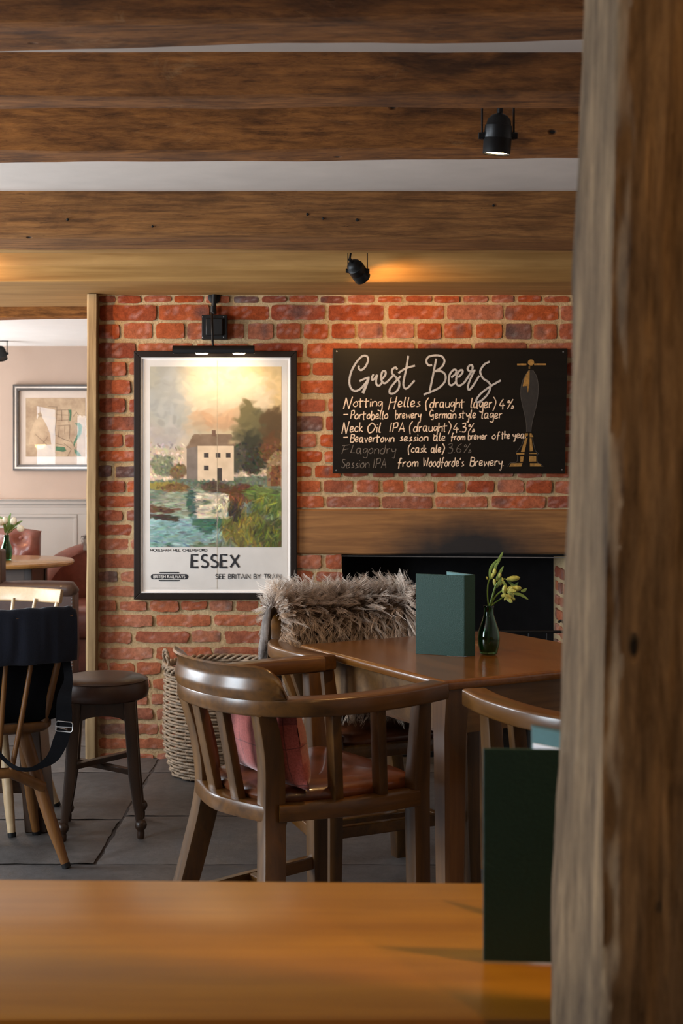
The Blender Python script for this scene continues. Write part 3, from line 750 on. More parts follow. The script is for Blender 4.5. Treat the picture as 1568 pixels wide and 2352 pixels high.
# the checked cushion stands on the first chair
t = bpy.data.objects
def cushion(loc, rz, lean):
    mb = MB(); n = 22; rings = []
    w, h, th = .40, .20, .115
    vs, fs = [], []
    for side in (1, -1):
        for k in range(n+1):
            for i in range(n+1):
                u, v_ = -1+2*i/n, -1+2*k/n
                bul = (max(0, (1-abs(u)**2.6))*max(0, (1-abs(v_)**2.6)))**.5
                pinch = 1-.07*(1-abs(u)**2)*abs(v_)-.03*(abs(u)*abs(v_))
                vs.append((side*th*.5*bul+.004*fbm(u*2, v_*2, side), u*w*.5*(1-.06*(1-v_*v_)*abs(u)), v_*h*.5*(1-.06*(1-u*u)*abs(v_))))
    m1 = n+1; half = m1*m1
    for k in range(n):
        for i in range(n):
            a = k*m1+i; fs.append((a, a+1, a+1+m1, a+m1)); b = half+a; fs.append((b+m1, b+m1+1, b+1, b))
    mb.add(vs, fs)
    import bmesh
    o = mb.build('cushion', M['cushion'], smooth=80, fix=False)
    b = bmesh.new(); b.from_mesh(o.data); bmesh.ops.remove_doubles(b, verts=b.verts, dist=.0012); bmesh.ops.recalc_face_normals(b, faces=b.faces); b.to_mesh(o.data); b.free()
    o.data.shade_smooth()
    o.location = loc; o.rotation_euler = (0, lean, rz)
    return o
Rz = Matrix.Rotation(A1, 4, 'Z')
cl = Vector(CH1)+Rz @ Vector((-.125, -.005, .470+.034+.094))
props(cushion(cl, A1+math.radians(-4), math.radians(-10)), 'plump pink red checked wool cushion standing on the brown leather seat', 'cushion')

# ------------------------------------------------------------------ square table
U1 = Vector((-.49, .871, 0)); U2 = Vector((.871, .49, 0)); NEAR = Vector((.242, 3.086, 0)); TL = .733; TW = .68
t = thing('dining_table', 'glossy square wooden table standing before the fireplace', 'table', tuple(NEAR+U1*TL/2+U2*TW/2), math.atan2(U2.y, U2.x))
def tp(a, b, z): return NEAR+U1*a+U2*b+Vector((0, 0, z))
mb = MB(); zz = [(0, .697), (-.002, .708), (0, .716), (.005, .720)]
rings = [[tp(o, o, z), tp(TL-o, o, z), tp(TL-o, TW-o, z), tp(o, TW-o, z)] for o, z in zz]
mb.loft(rings); mb.build('table_top', M['table_top'], t, smooth=25, bevel=.002)
ins = .035
for a0_, b0_, a1_, b1_ in ((ins, ins, TL-ins, ins), (ins, TW-ins, TL-ins, TW-ins), (ins, ins, ins, TW-ins), (TL-ins, ins, TL-ins, TW-ins)):
    mb = MB(); mb.bar(tp(a0_, b0_, .641), tp(a1_, b1_, .641), .02, .110); mb.build('apron', M['table_apron'], t)
for a in (.055, TL-.055):
    for b in (.055, TW-.055):
        mb = MB(); rings = []
        for z, h in ((0, .025), (.59, .033), (.697, .033)):
            ch = h*.28
            rings.append([tp(a+x, b+y, z) for x, y in ((-h+ch, -h), (h-ch, -h), (h, -h+ch), (h, h-ch), (h-ch, h), (-h+ch, h), (-h, h-ch), (-h, -h+ch))] if z < .65 else [tp(a+x, b+y, z) for x, y in ((-h, -h), (h, -h), (h, -h), (h, h), (h, h), (-h, h), (-h, h), (-h, -h))])
        mb.loft(rings); mb.build('leg', M['table_leg'], t, smooth=30)
for b in (.03, TW-.03):
    mb = MB(); mb.bar(tp(.06, b, .590), tp(TL-.06, b, .590), .012, .006); mb.build('apron_bead', M['table_leg'], t)

# ------------------------------------------------------------------ menus
def menu(hinge, a_front, a_back, w, h, th, label, zbase, spine=.016):
    """book cover standing on its foot: front board, spine, back board and the paper inside"""
    t = thing('menu', label, 'menu', (hinge[0], hinge[1], zbase), 0)
    h0 = Vector((hinge[0], hinge[1], zbase)); df = Vector((math.cos(a_front), math.sin(a_front), 0)); db = Vector((math.cos(a_back), math.sin(a_back), 0))
    hb = Vector((hinge[2], hinge[3], zbase))
    up = Vector((0, 0, 1))
    def board(name, p, d, mat, h_, w_, off=0, th_=th, z0=0.0):
        n = Vector((-d.y, d.x, 0)); mb = MB()
        a = p+n*off+up*z0
        vs = [a-n*th_/2, a+d*w_-n*th_/2, a+d*w_+n*th_/2, a+n*th_/2]
        mb.loft([vs, [v+up*h_ for v in vs]]); return mb.build(name, mat, t, bevel=.0008, smooth=0)
    board('front_cover', h0, df, M['menu'], h, w)
    board('back_cover', hb, db, M['menu'], h, w)
    sd_ = (hb-h0); L0 = sd_.length
    board('spine', h0, sd_.normalized(), M['menu'], h, L0)
    nb = Vector((-db.y, db.x, 0)); sgn = 1 if nb.dot(h0+df*w-hb) > 0 else -1
    o = board('lining', hb+db*.003, db, M['menu_in'], h-.004, w-.006, off=sgn*(th/2+.0006), th_=.0012, z0=.002); 
    o = board('page', hb+db*.006, db, M['paper_white'], h-.022, w-.012, off=sgn*(th/2+.003), th_=.0015, z0=.004); o['label'] = 'white page'
    return t
# far one on the square table
p0 = PZ(1066, 1507, .722); p1 = PZ(955, 1500, .722); p2 = PZ(1090, 1504.5, .722); p2 = Vector((p2.x, p2.y, 0))
menu((p0.x, p0.y, p2.x, p2.y), math.atan2(p1.y-p0.y, p1.x-p0.x), math.radians(118), (p1-p0).length, .217, .003, 'green cloth menu standing half open beside the bottle vase on the square table', .7203)
# near one on the long table
q1 = PZ(1109, 2206, .752); q0 = Vector((q1.x+.150, q1.y-.010, 0))
menu((q0.x, q0.y, q0.x+.012, q0.y+.012), math.atan2(q1.y-q0.y, q1.x-q0.x), math.atan2(1.365-q0.y, .185-q0.x), .1503, .2045, .003, 'large dark green menu standing open on the near table by the timber post', .752)

# ------------------------------------------------------------------ long table in front of the camera
t = thing('long_table', 'long glossy orange brown table across the bottom of the picture', 'table', (-.1, 1.32, 0), 0)
mb = MB(); x0, x1 = -1.0, .80
yf = lambda x: 1.506-.024*(x+.1)
prof = [(0, .722), (-.006, .728), (-.007, .741), (-.003, .748), (.004, .75)]
rings = []
for o, z in prof: rings.append([(x0-o*0+0, 1.136+o, z), (x1, 1.136+o, z), (x1, yf(x1)-o, z), (x0, yf(x0)-o, z)])
mb.loft(rings); mb.build('table_top', M['front_table'], t, smooth=35)
for (a, b, c, d) in ((x0+.05, 1.19, x1-.05, 1.19), (x0+.05, 1.45, x1-.05, 1.45), (x0+.05, 1.19, x0+.05, 1.45), (x1-.05, 1.19, x1-.05, 1.45)):
    mb = MB(); mb.bar((a, b, .675), (c, d, .675), .02, .09); mb.build('apron', M['table_apron'], t)
for x in (x0+.06, x1-.06):
    for y in (1.20, 1.44):
        mb = MB(); mb.bar((x, y, .001), (x, y, .722), .045, .045, (0, 1, 0), .06, .06); mb.build('leg', M['table_leg'], t, bevel=.004)

# ------------------------------------------------------------------ bottle vases with flowers
def vase(loc, label, k=1.0):
    prof = [(.0, .0), (.019, 0), (.0225, .004), (.0275, .025), (.0285, .042), (.026, .060), (.018, .084), (.0125, .100), (.0118, .116), (.0135, .121), (.0128, .123), (.0108, .120), (.0095, .116), (.0098, .100), (.0150, .084), (.0225, .060), (.0245, .042), (.0235, .025), (.018, .008), (0, .007)]
    mb = MB(); mb.lathe([(max(r, .0002)*k, z*k) for r, z in prof], 32, caps=False)
    o = mb.build('bottle_vase', M['glass'], local=True, smooth=60); o.location = loc
    return props(o, label, 'vase')
def leaf_blade(mb, pts, w):
    pts = crom(pts, 5); n = len(pts); rings = []
    q, fr = mb.frames(pts, (0.3, -1, .2))
    for i, (p, (t_, a, b)) in enumerate(zip(q, fr)):
        ww = w*math.sin(PI*(.08+.90*i/(n-1)))**.8
        rings.append([p-a*ww, p+b*ww*.25, p+a*ww, p+b*ww*.25-b*.0006])
    mb.loft(rings)
def bud(mb, p, d, L_, r):
    r *= .78; L_ *= 1.12
    d = Vector(d).normalized(); R = d.to_track_quat('Z', 'Y').to_matrix().to_4x4()
    mb.lathe([(.0006, 0), (r*.55, L_*.12), (r*.9, L_*.35), (r, L_*.55), (r*.8, L_*.78), (r*.35, L_*.94), (.0005, L_)], 12, p, R)
    for k in range(3):
        a = 2*PI*k/3; mb.tube([Vector(p)+R @ Vector((r*1.02*math.cos(a)*s, r*1.02*math.sin(a)*s, L_*z)) for s, z in ((.5, .1), (.95, .4), (1.0, .6), (.6, .9))], .0006, 5)
VD = 3.344
vb = PZ(1122, 1502, .722)
vase(tuple(vb), 'dark green glass bottle vase standing beside the far green menu', 1.063)
# the black iron fire opening shows behind: stems from the vase mouth, read from the photograph in the plane of the vase
def vpt(px, py, dy=0.0): return P(px, py, vb.y+dy)
foot = (1124, 1396)
STEMS = [
 ('tallest pale green flower stem with upright pointed leaves, in the bottle vase', [(1121, 1388), (1119, 1360), (1122, 1335), (1133, 1322)], [((1124, 1330), (1127, 1305), (1143, 1284)), ((1135, 1318), (1138, 1300), (1146, 1290)), ((1142, 1296), (1147, 1283), (1155, 1267)), ((1140, 1330), (1148, 1315), (1156, 1300))], [((1128, 1330), (.3, 0, 1), 15, 5), ((1134, 1322), (.1, 0, 1), 16, 6), ((1120, 1332), (-.3, 0, .6), 8, 3)], 0),
 ('flower stem with a single closed bud pointing right, in the bottle vase', [(1126, 1390), (1134, 1360), (1142, 1340), (1152, 1331), (1160, 1330)], [((1163, 1331), (1180, 1345), (1190, 1337))], [((1161, 1331), (1, .1, .12), 32, 9)], .006),
 ('flower stem with a cluster of opening petals, in the bottle vase', [(1126, 1390), (1136, 1372), (1148, 1360), (1158, 1356)], [((1164, 1356), (1158, 1340), (1150, 1334))], [((1157, 1366), (.05, -.3, 1), 22, 8), ((1164, 1362), (.5, -.4, .6), 20, 8), ((1172, 1352), (1, -.1, .05), 24, 9), ((1160, 1368), (.5, -.3, -.5), 22, 7), ((1168, 1366), (.7, -.2, -.6), 18, 6)], -.004),
 ('flower stem with small buds bending low to the right, in the bottle vase', [(1127, 1392), (1140, 1382), (1152, 1374), (1160, 1368)], [((1176, 1363), (1195, 1366), (1213, 1377)), ((1196, 1358), (1204, 1356), (1209, 1351))], [((1140, 1335), (.4, 0, 1), 16, 6), ((1148, 1345), (.3, 0, 1), 18, 7)], .008),
 ('short flower stem with two yellow buds between the others, in the bottle vase', [(1124, 1390), (1130, 1370), (1136, 1350), (1142, 1338)], [((1140, 1350), (1146, 1338), (1152, 1326))], [((1136, 1346), (-.1, 0, 1), 16, 5), ((1146, 1328), (.2, 0, 1), 12, 5)], -.008)]
for lab, st, lv, bd, dy in STEMS:
    base = vb+Vector((dy*.3, dy, .03))
    t = thing('flower_stem', lab, 'flower', tuple(base), 0, 'flowers in the bottle vase')
    pts = [base, vpt(*foot, dy*.3)]+[vpt(a, b, dy*(1+i*.4)) for i, (a, b) in enumerate(st)]
    mb = MB(); mb.tube(crom([tuple(p) for p in pts], 5), .0021, 7); mb.build('stem', M['stem'], t)
    for l in lv:
        mb = MB(); leaf_blade(mb, [tuple(vpt(a, b, dy*1.6+.003*i)) for i, (a, b) in enumerate(l)], .0042); mb.build('leaf', M['leaf'], t, smooth=60)
    if 'opening petals' in lab:
        for k in range(7):
            an = -1.9+k*.72; c0 = (1164+4*math.cos(an), 1361+4*math.sin(an)); c1 = (1165+11*math.cos(an), 1361+10*math.sin(an)); c2 = (1165+(17+k % 3*2)*math.cos(an+.25), 1361+(16+k % 2*3)*math.sin(an+.25))
            mb = MB(); leaf_blade(mb, [tuple(vpt(*q, -.012-.004*(k % 3))) for q in (c0, c1, c2)], .0046); mb.build('petal', M['bud'], t, smooth=60)
    for (pp, d, L_, r) in bd:
        mb = MB(); bud(mb, tuple(vpt(*pp, dy*1.4)), d, L_*VD/F_PX, r*VD/F_PX); mb.build('bud', M['bud'], t, smooth=60)
# ------------------------------------------------------------------ sheepskins
def fur_strands(surf, n_locks, per, length, lenvar, col_root, col_tip, thick=.0011, wav=.006, down=.5, clump=.010):
    """surf(): returns (point, normal, flow) random on the hide; builds tapered wavy strands in locks"""
    V, Fc, CC = [], [], []
    for _ in range(n_locks):
        p, nr, fl = surf(); p, nr, fl = Vector(p), Vector(nr).normalized(), Vector(fl).normalized()
        L_ = length*(1+lenvar*random.uniform(-1, 1)); ph = random.uniform(0, 6.28); fr = random.uniform(.8, 1.7)
        side = nr.cross(fl).normalized(); cv = random.uniform(-.28, .28); g = random.uniform(.7, 1.3)
        for _ in range(per):
            o = Vector((random.gauss(0, 1), random.gauss(0, 1), random.gauss(0, 1)))*clump*.55
            o -= nr*o.dot(nr); q = random.uniform(.8, 1.1); k = 8; prev = None
            tcol = random.uniform(.8, 1.15)*g
            for i in range(k+1):
                u = i/k
                dirv = nr*(1-.75*u)+fl*(.35+down*u)
                c = p+o*(1-.65*u)+(dirv*(L_*q*u))*.85+side*(wav*math.sin(ph+fr*5*u)*u*1.4+cv*L_*.4*u*u)+Vector((0, 0, -.25*L_*u*u*down))
                r = thick*(1-.85*u)
                b = len(V)
                for j in range(3):
                    a = 2*PI*j/3; V.append(c+side*(r*math.cos(a))+nr*(r*math.sin(a)))
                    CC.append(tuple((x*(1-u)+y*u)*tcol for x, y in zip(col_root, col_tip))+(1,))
                if i:
                    for j in range(3): Fc.append((b-3+j, b-3+(j+1) % 3, b+(j+1) % 3, b+j))
    mb = MB(); mb.v = V; mb.f = Fc; mb.m = [0]*len(Fc)
    return mb, CC
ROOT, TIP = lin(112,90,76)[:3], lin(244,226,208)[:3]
# hide over the back of the second chair, loop open at its left end
t = thing('sheepskin', "long haired grey brown sheepskin hanging over the back of the fireside captain's chair", 'sheepskin', (0, 3.87, .6))
R2 = Matrix.Translation(Vector(CH2)) @ Matrix.Rotation(A2, 4, 'Z')
loop = crom([(-.082, .575), (-.070, .66), (-.046, .745), (-.014, .796), (.022, .812), (.054, .796), (.072, .745), (.078, .67), (.082, .58)], 6)
def hide_pt(s, i, off=0.0):
    """s in 0..1 from the left end to the right, i index on the loop; in the frame of the chair"""
    a, z = loop[i]; y = -.222+.432*s
    xc = float(np.interp(abs(y), [0, .065, .13, .18, .23], [-.268, -.262, -.243, -.218, -.185]))
    a0, z0 = loop[max(i-1, 0)]; a1, z1 = loop[min(i+1, len(loop)-1)]
    ta = Vector((a1-a0, z1-z0)).normalized(); na = Vector((-ta.y, ta.x))
    sag = .006*math.sin(s*9)
    Q = R2.to_3x3()
    return R2 @ Vector((xc-a-na.x*off, y, z+na.y*off+sag)), Q @ Vector((-na.x, 0, na.y)), Q @ Vector((-ta.x, 0, ta.y))
mb = MB(); n = len(loop); rings = []
for k in range(25):
    s = k/24
    rings.append([hide_pt(s, i, .002)[0] for i in range(n)]+[hide_pt(s, i, -.002)[0] for i in range(n-1, -1, -1)])
mb.loft(rings); mb.build('hide', M['hide'], t, smooth=50)
top = 26
def surf_back():
    s = random.random(); 
    if random.random() < .24: s = random.choice([random.uniform(0, .05), random.uniform(.95, 1)])
    i = random.randrange(0, n); p, nr, tn = hide_pt(s, i, .002)
    flow = -tn if i < n*.47 else tn
    nr = nr+Vector((-.55 if s < .06 else (.7 if s > .94 else random.uniform(-.25, .25)), 0, 0))
    w_ = max(0, 1-abs(i-n*.48)/15); nr = nr*(1-.4*w_)+Vector((0, 0, .8*w_)); flow = flow*(1-.75*w_)+Vector((random.uniform(-.25, .25)*w_, 0, 1.1*w_))
    return p, nr, flow
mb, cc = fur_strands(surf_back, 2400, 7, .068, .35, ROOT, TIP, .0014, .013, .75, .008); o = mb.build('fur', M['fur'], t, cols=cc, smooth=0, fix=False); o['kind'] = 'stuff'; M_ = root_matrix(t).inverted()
def strands(parent, surf, *a):
    mb, cc = fur_strands(surf, *a); o = mb.build('fur', M['fur'], parent, cols=cc, smooth=0, fix=False); o['kind'] = 'stuff'; return o
# white fringe hanging at the left corner of the hide
def surf_fringe():
    u = random.random(); p, nr, tn = hide_pt(.01, int(n*.55+u*n*.44), .002); return p, nr+Vector((-.5, 0, 0)), Vector((-.1, -.1, -1))
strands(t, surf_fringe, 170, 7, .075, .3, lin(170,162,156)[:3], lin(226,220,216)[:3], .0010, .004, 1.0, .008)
# sheepskin lying on the seat of the second chair
def seat_skin(ch, ang, label, r0=.21, front=.03, seedk=1, nl=420, ln=.05):
    t = thing('sheepskin', label, 'sheepskin', (ch[0], ch[1], .545)); R = Matrix.Rotation(ang, 4, 'Z')
    out = [Vector((r0*.90*math.cos(a)*(1+.1*math.sin(3*a+seedk)), r0*math.sin(a)*(1+.08*math.cos(2*a)), 0)) for a in [2*PI*k/28 for k in range(28)]]
    mb = MB(); rings = []
    for k, z in ((1.0, .542), (1.0, .550), (.6, .554), (.1, .554)): rings.append([R @ (v*k)+Vector((ch[0], ch[1], z)) for v in out])
    mb.loft(rings); mb.build('hide', M['hide'], t, smooth=50)
    def sf():
        a = random.uniform(0, 2*PI); k = math.sqrt(random.random())
        if random.random() < .4: k = random.uniform(.93, 1)
        v = R @ Vector((r0*.9*math.cos(a)*k, r0*math.sin(a)*k, 0)); d = v.normalized()
        return v+Vector((ch[0], ch[1], .553)), Vector((d.x*k*k*1.3, d.y*k*k*1.3, .9)), d+Vector((0, 0, -.9*k))
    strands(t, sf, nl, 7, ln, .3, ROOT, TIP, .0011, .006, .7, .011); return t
seat_skin(CH2, A2, "sheepskin lying on the seat of the fireside captain's chair, under the square table", .20)
seat_skin(CH3, A3, "sheepskin on the seat of the captain's chair behind the timber post", .20, nl=300)

# ------------------------------------------------------------------ wicker log basket
BX, BY = -.480, 5.245
t = thing('wicker_basket', 'tall round grey wicker basket standing on the flags against the brick wall', 'basket', (BX, BY, 0))
def brad(z): return .195+.030*math.sin(min(1, z/.16)*PI/2)+.004*math.sin(z*9)
mb = MB(); ns = 28; rowsn = 33
for r_ in range(rowsn):
    z = .012+.405*r_/(rowsn-1); pts = []
    for k in range(ns*4):
        a = 2*PI*k/(ns*4); wv = .0048*math.cos(ns/2*a+PI*(r_ % 2))
        pts.append((BX+(brad(z)+wv)*math.cos(a), BY+(brad(z)+wv)*math.sin(a), z+.0009*math.sin(5*a+2*r_)+.0012*math.sin(3*a+r_)))
    mb.tube(pts, .0058, 6, closed=True, caps=False)
mb.build('weave', M['wicker'], t, smooth=80)
for k in range(ns):
    a = 2*PI*(k+.5)/ns; mb = MB(); mb.tube([(BX+brad(z)*math.cos(a), BY+brad(z)*math.sin(a), z) for z in (.006, .05, .12, .2, .3, .42)], .0042, 6); mb.build('stake', M['wicker'], t)
mb = MB()
for q in range(3):
    pts = []
    for k in range(180):
        a = 2*PI*k/180; ph = 14*a+q*2*PI/3
        pts.append((BX+(brad(.43)+.004+.008*math.cos(ph))*math.cos(a), BY+(brad(.43)+.004+.008*math.cos(ph))*math.sin(a), .430+.009*math.sin(ph)))
    mb.tube(pts, .0062, 6, closed=True, caps=False)
mb.build('rim', M['wicker'], t, smooth=80)
for a0 in (math.radians(197), math.radians(-12)):
    mb = MB()
    for q in range(2):
        pts = []
        for k in range(40):
            u = k/39; ang = a0+(u-.5)*.46; zz = .420+.078*math.sqrt(max(0, 1-(2*u-1)**2)); ph = 22*u+q*PI
            rr = brad(.43)+.006+.004*math.cos(ph); pts.append((BX+rr*math.cos(ang), BY+rr*math.sin(ang), zz+.004*math.sin(ph)))
        mb.tube(pts, .0055, 6)
    mb.build('handle', M['wicker'], t, smooth=80)
mb = MB(); mb.lathe([(.001, .008), (.19, .008), (.19, .016), (.001, .016)], 28, (BX, BY, 0)); mb.build('base', M['wicker'], t)

# ------------------------------------------------------------------ bar stool
SX, SY = -.805, 4.42
t = thing('bar_stool', 'low round stool with a brown leather seat and dark wooden legs', 'stool', (SX, SY, 0), math.radians(8))
mb = MB(); mb.lathe([(.001, .445), (.135, .445), (.148, .452), (.152, .470), (.151, .495), (.146, .508), (.143, .512), (.120, .520), (.07, .524), (.001, .526)], 48); mb.build('seat', M['leather_stool'], t, local=True, smooth=50)
mb = MB(); mb.tube([(.1475*math.cos(2*PI*k/48), .1475*math.sin(2*PI*k/48), .508) for k in range(48)], .0022, 6, closed=True, caps=False); mb.build('piping', M['leather_stool'], t, local=True)
for sx in (-1, 1):
    for sy in (-1, 1):
        top_, mid_, bot_ = Vector((sx*.088, sy*.088, .445)), Vector((sx*.104, sy*.104, .20)), Vector((sx*.122, sy*.122, .055))
        mb = MB(); mb.sweep([top_, mid_, bot_], rrect(.040, .040, .006, 2), (0, 1, 0), [(1, 1), (.92, .92), (.62, .62)]); lg = mb.build('leg', M['dark_wood'], t, local=True)
        mb = MB(); mb.lathe([(.010, 0), (.012, .004), (.0125, .02), (.011, .026), (.018, .034), (.021, .044), (.018, .054), (.012, .062)], 14, (bot_.x+sx*.004, bot_.y+sy*.004, 0)); mb.build('ball_foot', M['dark_wood'], lg, local=True, smooth=60)
for k in range(4):
    a = PI/2*k; R = Matrix.Rotation(a, 4, 'Z'); mb = MB()
    n_ = 14; up_, lo_ = [], []
    for i in range(n_+1):
        x = -.085+.17*i/n_; arch = .028*math.sqrt(max(0, 1-(x/.078)**2)) if abs(x) < .078 else 0
        up_.append((x, .446)); lo_.append((x, .372+arch))
    poly = up_+lo_[::-1]; mb.prism(poly, lambda u, v_, w_: R @ Vector((u, .088+w_, v_)), -.009, .009); mb.build('apron', M['dark_wood'], t, local=True)
for s in (-1, 1):
    mb = MB(); mb.bar((-.108, -.108*s, .225+.011*s), (.108, .108*s, .225+.011*s), .026, .018); mb.build('cross_stretcher', M['dark_wood'], t, local=True, bevel=.002)

# ------------------------------------------------------------------ stick back chairs
def stick_chair(loc, ang, label, mat, mat2):
    """local +x = front; spindles run down past the seat to a low back stretcher"""
    t = thing('stick_back_chair', label, 'chair', loc, ang)
    zs = .425
    # top rail
    pts = crom([(-.225, -.235, .755), (-.262, -.12, .757), (-.275, 0, .758), (-.262, .12, .757), (-.225, .235, .755)], 6)
    mb = MB(); mb.sweep(pts, rrect(.018, .052, .006, 3), (-.25, 0, 1)); mb.build('top_rail', mat2, t, local=True, bevel=.002)
    # seat
    out = crom([(-.185, 0), (-.175, -.14), (-.13, -.19), (.05, -.205), (.185, -.185), (.205, 0), (.185, .185), (.05, .205), (-.13, .19), (-.175, .14)], 6, True)
    mb = MB(); mb.loft([[(x*k, y*k, z) for x, y in out] for k, z in ((.93, zs-.012), (1, zs), (1.0, zs+.014), (.97, zs+.020), (.6, zs+.014), (.1, zs+.012))]); mb.build('seat', mat2, t, local=True, smooth=50)
    for s in (-1, 1):
        mb = MB(); mb.tube(crom([(.12, s*.13, zs-.005), (.16, s*.165, .2), (.195, s*.195, .012)], 5), [.017]*3+[.017]*5+[.0155, .014, .013], 12); lg = mb.build('leg', mat, t, local=True)
        mb = MB(); mb.tube([(.197, s*.197, 0), (.195, s*.195, .014)], .0138, 12); mb.build('foot_cap', M['black_metal'], lg, local=True)
        mb = MB(); mb.tube(crom([(-.125, s*.105, zs-.005), (-.165, s*.165, .2), (-.20, s*.222, .012)], 5), [.020]*3+[.019]*5+[.016, .014, .013], 12); lg = mb.build('leg', mat, t, local=True)
        mb = MB(); mb.tube([(-.203, s*.226, 0), (-.20, s*.222, .014)], .0138, 12); mb.build('foot_cap', M['black_metal'], lg, local=True)
        # outer sticks are stout and end in the seat
        mb = MB(); mb.tube([(-.150, s*.165, zs+.005), (-.19, s*.195, .60), (-.226, s*.222, .745)], [.012, .0105, .008], 10); mb.build('spindle', mat, t, local=True)
        for yb, yt in ((.022, .044), (.066, .132)):
            mb = MB(); mb.tube([(-.208, s*yb*.9, .31), (-.215, s*(yb+(yt-yb)*.3), .45), (-.262+.02*(yt/.132)**2, s*yt, .745)], [.0085, .0085, .0065], 10); mb.build('spindle', mat, t, local=True)
    mb = MB(); mb.tube([(-.168, -.160, .245), (-.205, -.06, .305), (-.21, 0, .308), (-.205, .06, .305), (-.168, .160, .245)], .0165, 12); mb.build('back_stretcher', mat, t, local=True)
    return t
SC = (-1.126, 4.10, 0); AC = math.radians(112)
stick_chair(SC, AC, 'brown stick back chair with the navy bag over its back, at the left edge', M['stick_wood'], M['stick_wood'])
stick_chair((-1.27, 4.54, 0), math.radians(-95), 'stick back chair, its brown wood paled for window light, facing the camera beyond the navy bag', M['window_lit_wood'], M['window_lit_wood'])

# shoulder bag over the near stick chair
t = thing('shoulder_bag', 'navy and black shoulder bag hung over the back of the stick chair', 'bag', (-1.05, 4.0, .6))
RB = Matrix.Translation(Vector(SC)) @ Matrix.Rotation(AC, 4, 'Z')
mb = MB(); rings = []
nn = 60
for k in range(nn+1):
    u = k/nn; y = .262-.514*u                              # from the left end of the rail to the right
    xr_ = -.277+.052*(y/.235)**2; ends = min(1, (1-u)/.04)
    w1 = .007*fbm(y*13, 1, 2)+.004*fbm(y*34, 5, 2); w2 = .007*fbm(y*11, 9, 4); zt = .803+.005*fbm(y*16, 3, 3)-(1-ends)*.014
    prof = [(xr_-.018+w2, .640+.006*fbm(y*7, 2, 8)), (xr_-.023+w1*.8+w2*.5, .685), (xr_-.020+w1, .735), (xr_-.015+w1*.8, .768), (xr_-.008, zt-.004), (xr_+.006, zt+.001), (xr_+.022, zt-.006), (xr_+.032, .765), (xr_+.038, .70)]
    prof = crom(prof, 3); back = [(x+.003, z-.0025) for x, z in reversed(prof)]
    rings.append([RB @ Vector((x, y, z)) for x, z in prof]+[RB @ Vector((x, y, z)) for x, z in back])
mb.loft(rings); mb.build('flap', M['bag'], t, smooth=70)
mb = MB(); rings = []
for zz, k in ((.447, .80), (.455, .95), (.50, 1.0), (.60, 1.03), (.68, .98), (.715, .88)):
    rings.append([RB @ Vector((-.120+x*.105*k+.010*fbm(zz*7, y*3, 7), -.015+y*.46*k+.010*fbm(zz*8, y*3, 2), zz)) for x, y in rrect(1, 1, .3, 5)])
mb.loft(rings); mb.build('body', M['bag_black'], t, smooth=70)
# strap: down the right side, through the buckle, and back up in a hanging loop
def strap(ptsd, widths, parent, name, mat):
    mb = MB(); pts = crom(ptsd, 8); n = len(pts); rings = []
    q, fr = mb.frames(pts, (0, -1, .05))
    for i, (p, (t_, a, b)) in enumerate(zip(q, fr)):
        w = float(np.interp(i/(n-1), np.linspace(0, 1, len(widths)), widths))
        rings.append([p-a*w-b*.0012, p+a*w-b*.0012, p+a*w+b*.0012, p-a*w+b*.0012])
    mb.loft(rings); return mb.build(name, mat, parent, smooth=50)
d0 = 3.90
st = strap([tuple(P(152, 1520, 3.98)), tuple(P(157, 1560, 3.95)), tuple(P(148, 1600, d0)), tuple(P(147, 1640, d0)), tuple(P(148, 1672, d0))], [.012, .013, .021, .024, .022], t, 'strap', M['bag_black'])
strap([tuple(P(147, 1676, d0)), tuple(P(138, 1705, d0)), tuple(P(122, 1738, d0)), tuple(P(98, 1756, d0-.01)), tuple(P(70, 1767, d0-.02)), tuple(P(40, 1765, d0-.02)), tuple(P(16, 1750, d0)), tuple(P(-6, 1722, d0)), tuple(P(-25, 1660, d0+.03))], [.021, .023, .018, .010, .006, .006, .006, .006, .006], t, 'strap', M['bag_black'])
bk = [P(129, 1660, d0-.006), P(132, 1656, d0-.006), P(163, 1659, d0-.006), P(167, 1663, d0-.006), P(166, 1679, d0-.006), P(162, 1682, d0-.006), P(131, 1679, d0-.006), P(127, 1676, d0-.006)]
mb = MB(); mb.tube(bk, .0018, 8, closed=True, caps=False); mb.build('buckle', M['steel'], t)
mb = MB(); mb.tube([P(127, 1669, d0-.006), P(167, 1671, d0-.006)], .0014, 6); mb.build('buckle_pin', M['steel'], t)

# dark trestle table the two stick chairs stand at
t = thing('trestle_table', 'dark trestle table hidden behind the navy bag, its slab leg and low foot rail showing', 'table', (-1.5, 4.42, 0))
mb = MB(); mb.box(-2.55, -.995, 4.17, 4.55, .690, .725); mb.build('table_top', M['dark_wood_h'], t, bevel=.004)
mb = MB(); 
lo = [PZ(57, 1912, .001), PZ(100, 1914, .001)]
vs0 = [Vector((-1.06, 4.37, 0)), Vector((-.985, 4.37, 0)), Vector((-.985, 4.50, 0)), Vector((-1.06, 4.50, 0))]
mb.loft([[v+Vector((0, 0, .001)) for v in vs0], [v+Vector((-.050, 0, .69)) for v in vs0]]); mb.build('leg', M['dark_wood'], t, bevel=.004)
mb = MB(); mb.loft([[v+Vector((-1.28, 0, .001)) for v in vs0], [v+Vector((-1.28, 0, .69)) for v in vs0]]); mb.build('leg', M['dark_wood'], t, bevel=.004)
mb = MB(); mb.box(-2.30, -1.04, 4.385, 4.485, .13, .175); mb.build('foot_rail', M['dark_wood_h'], t, bevel=.003)
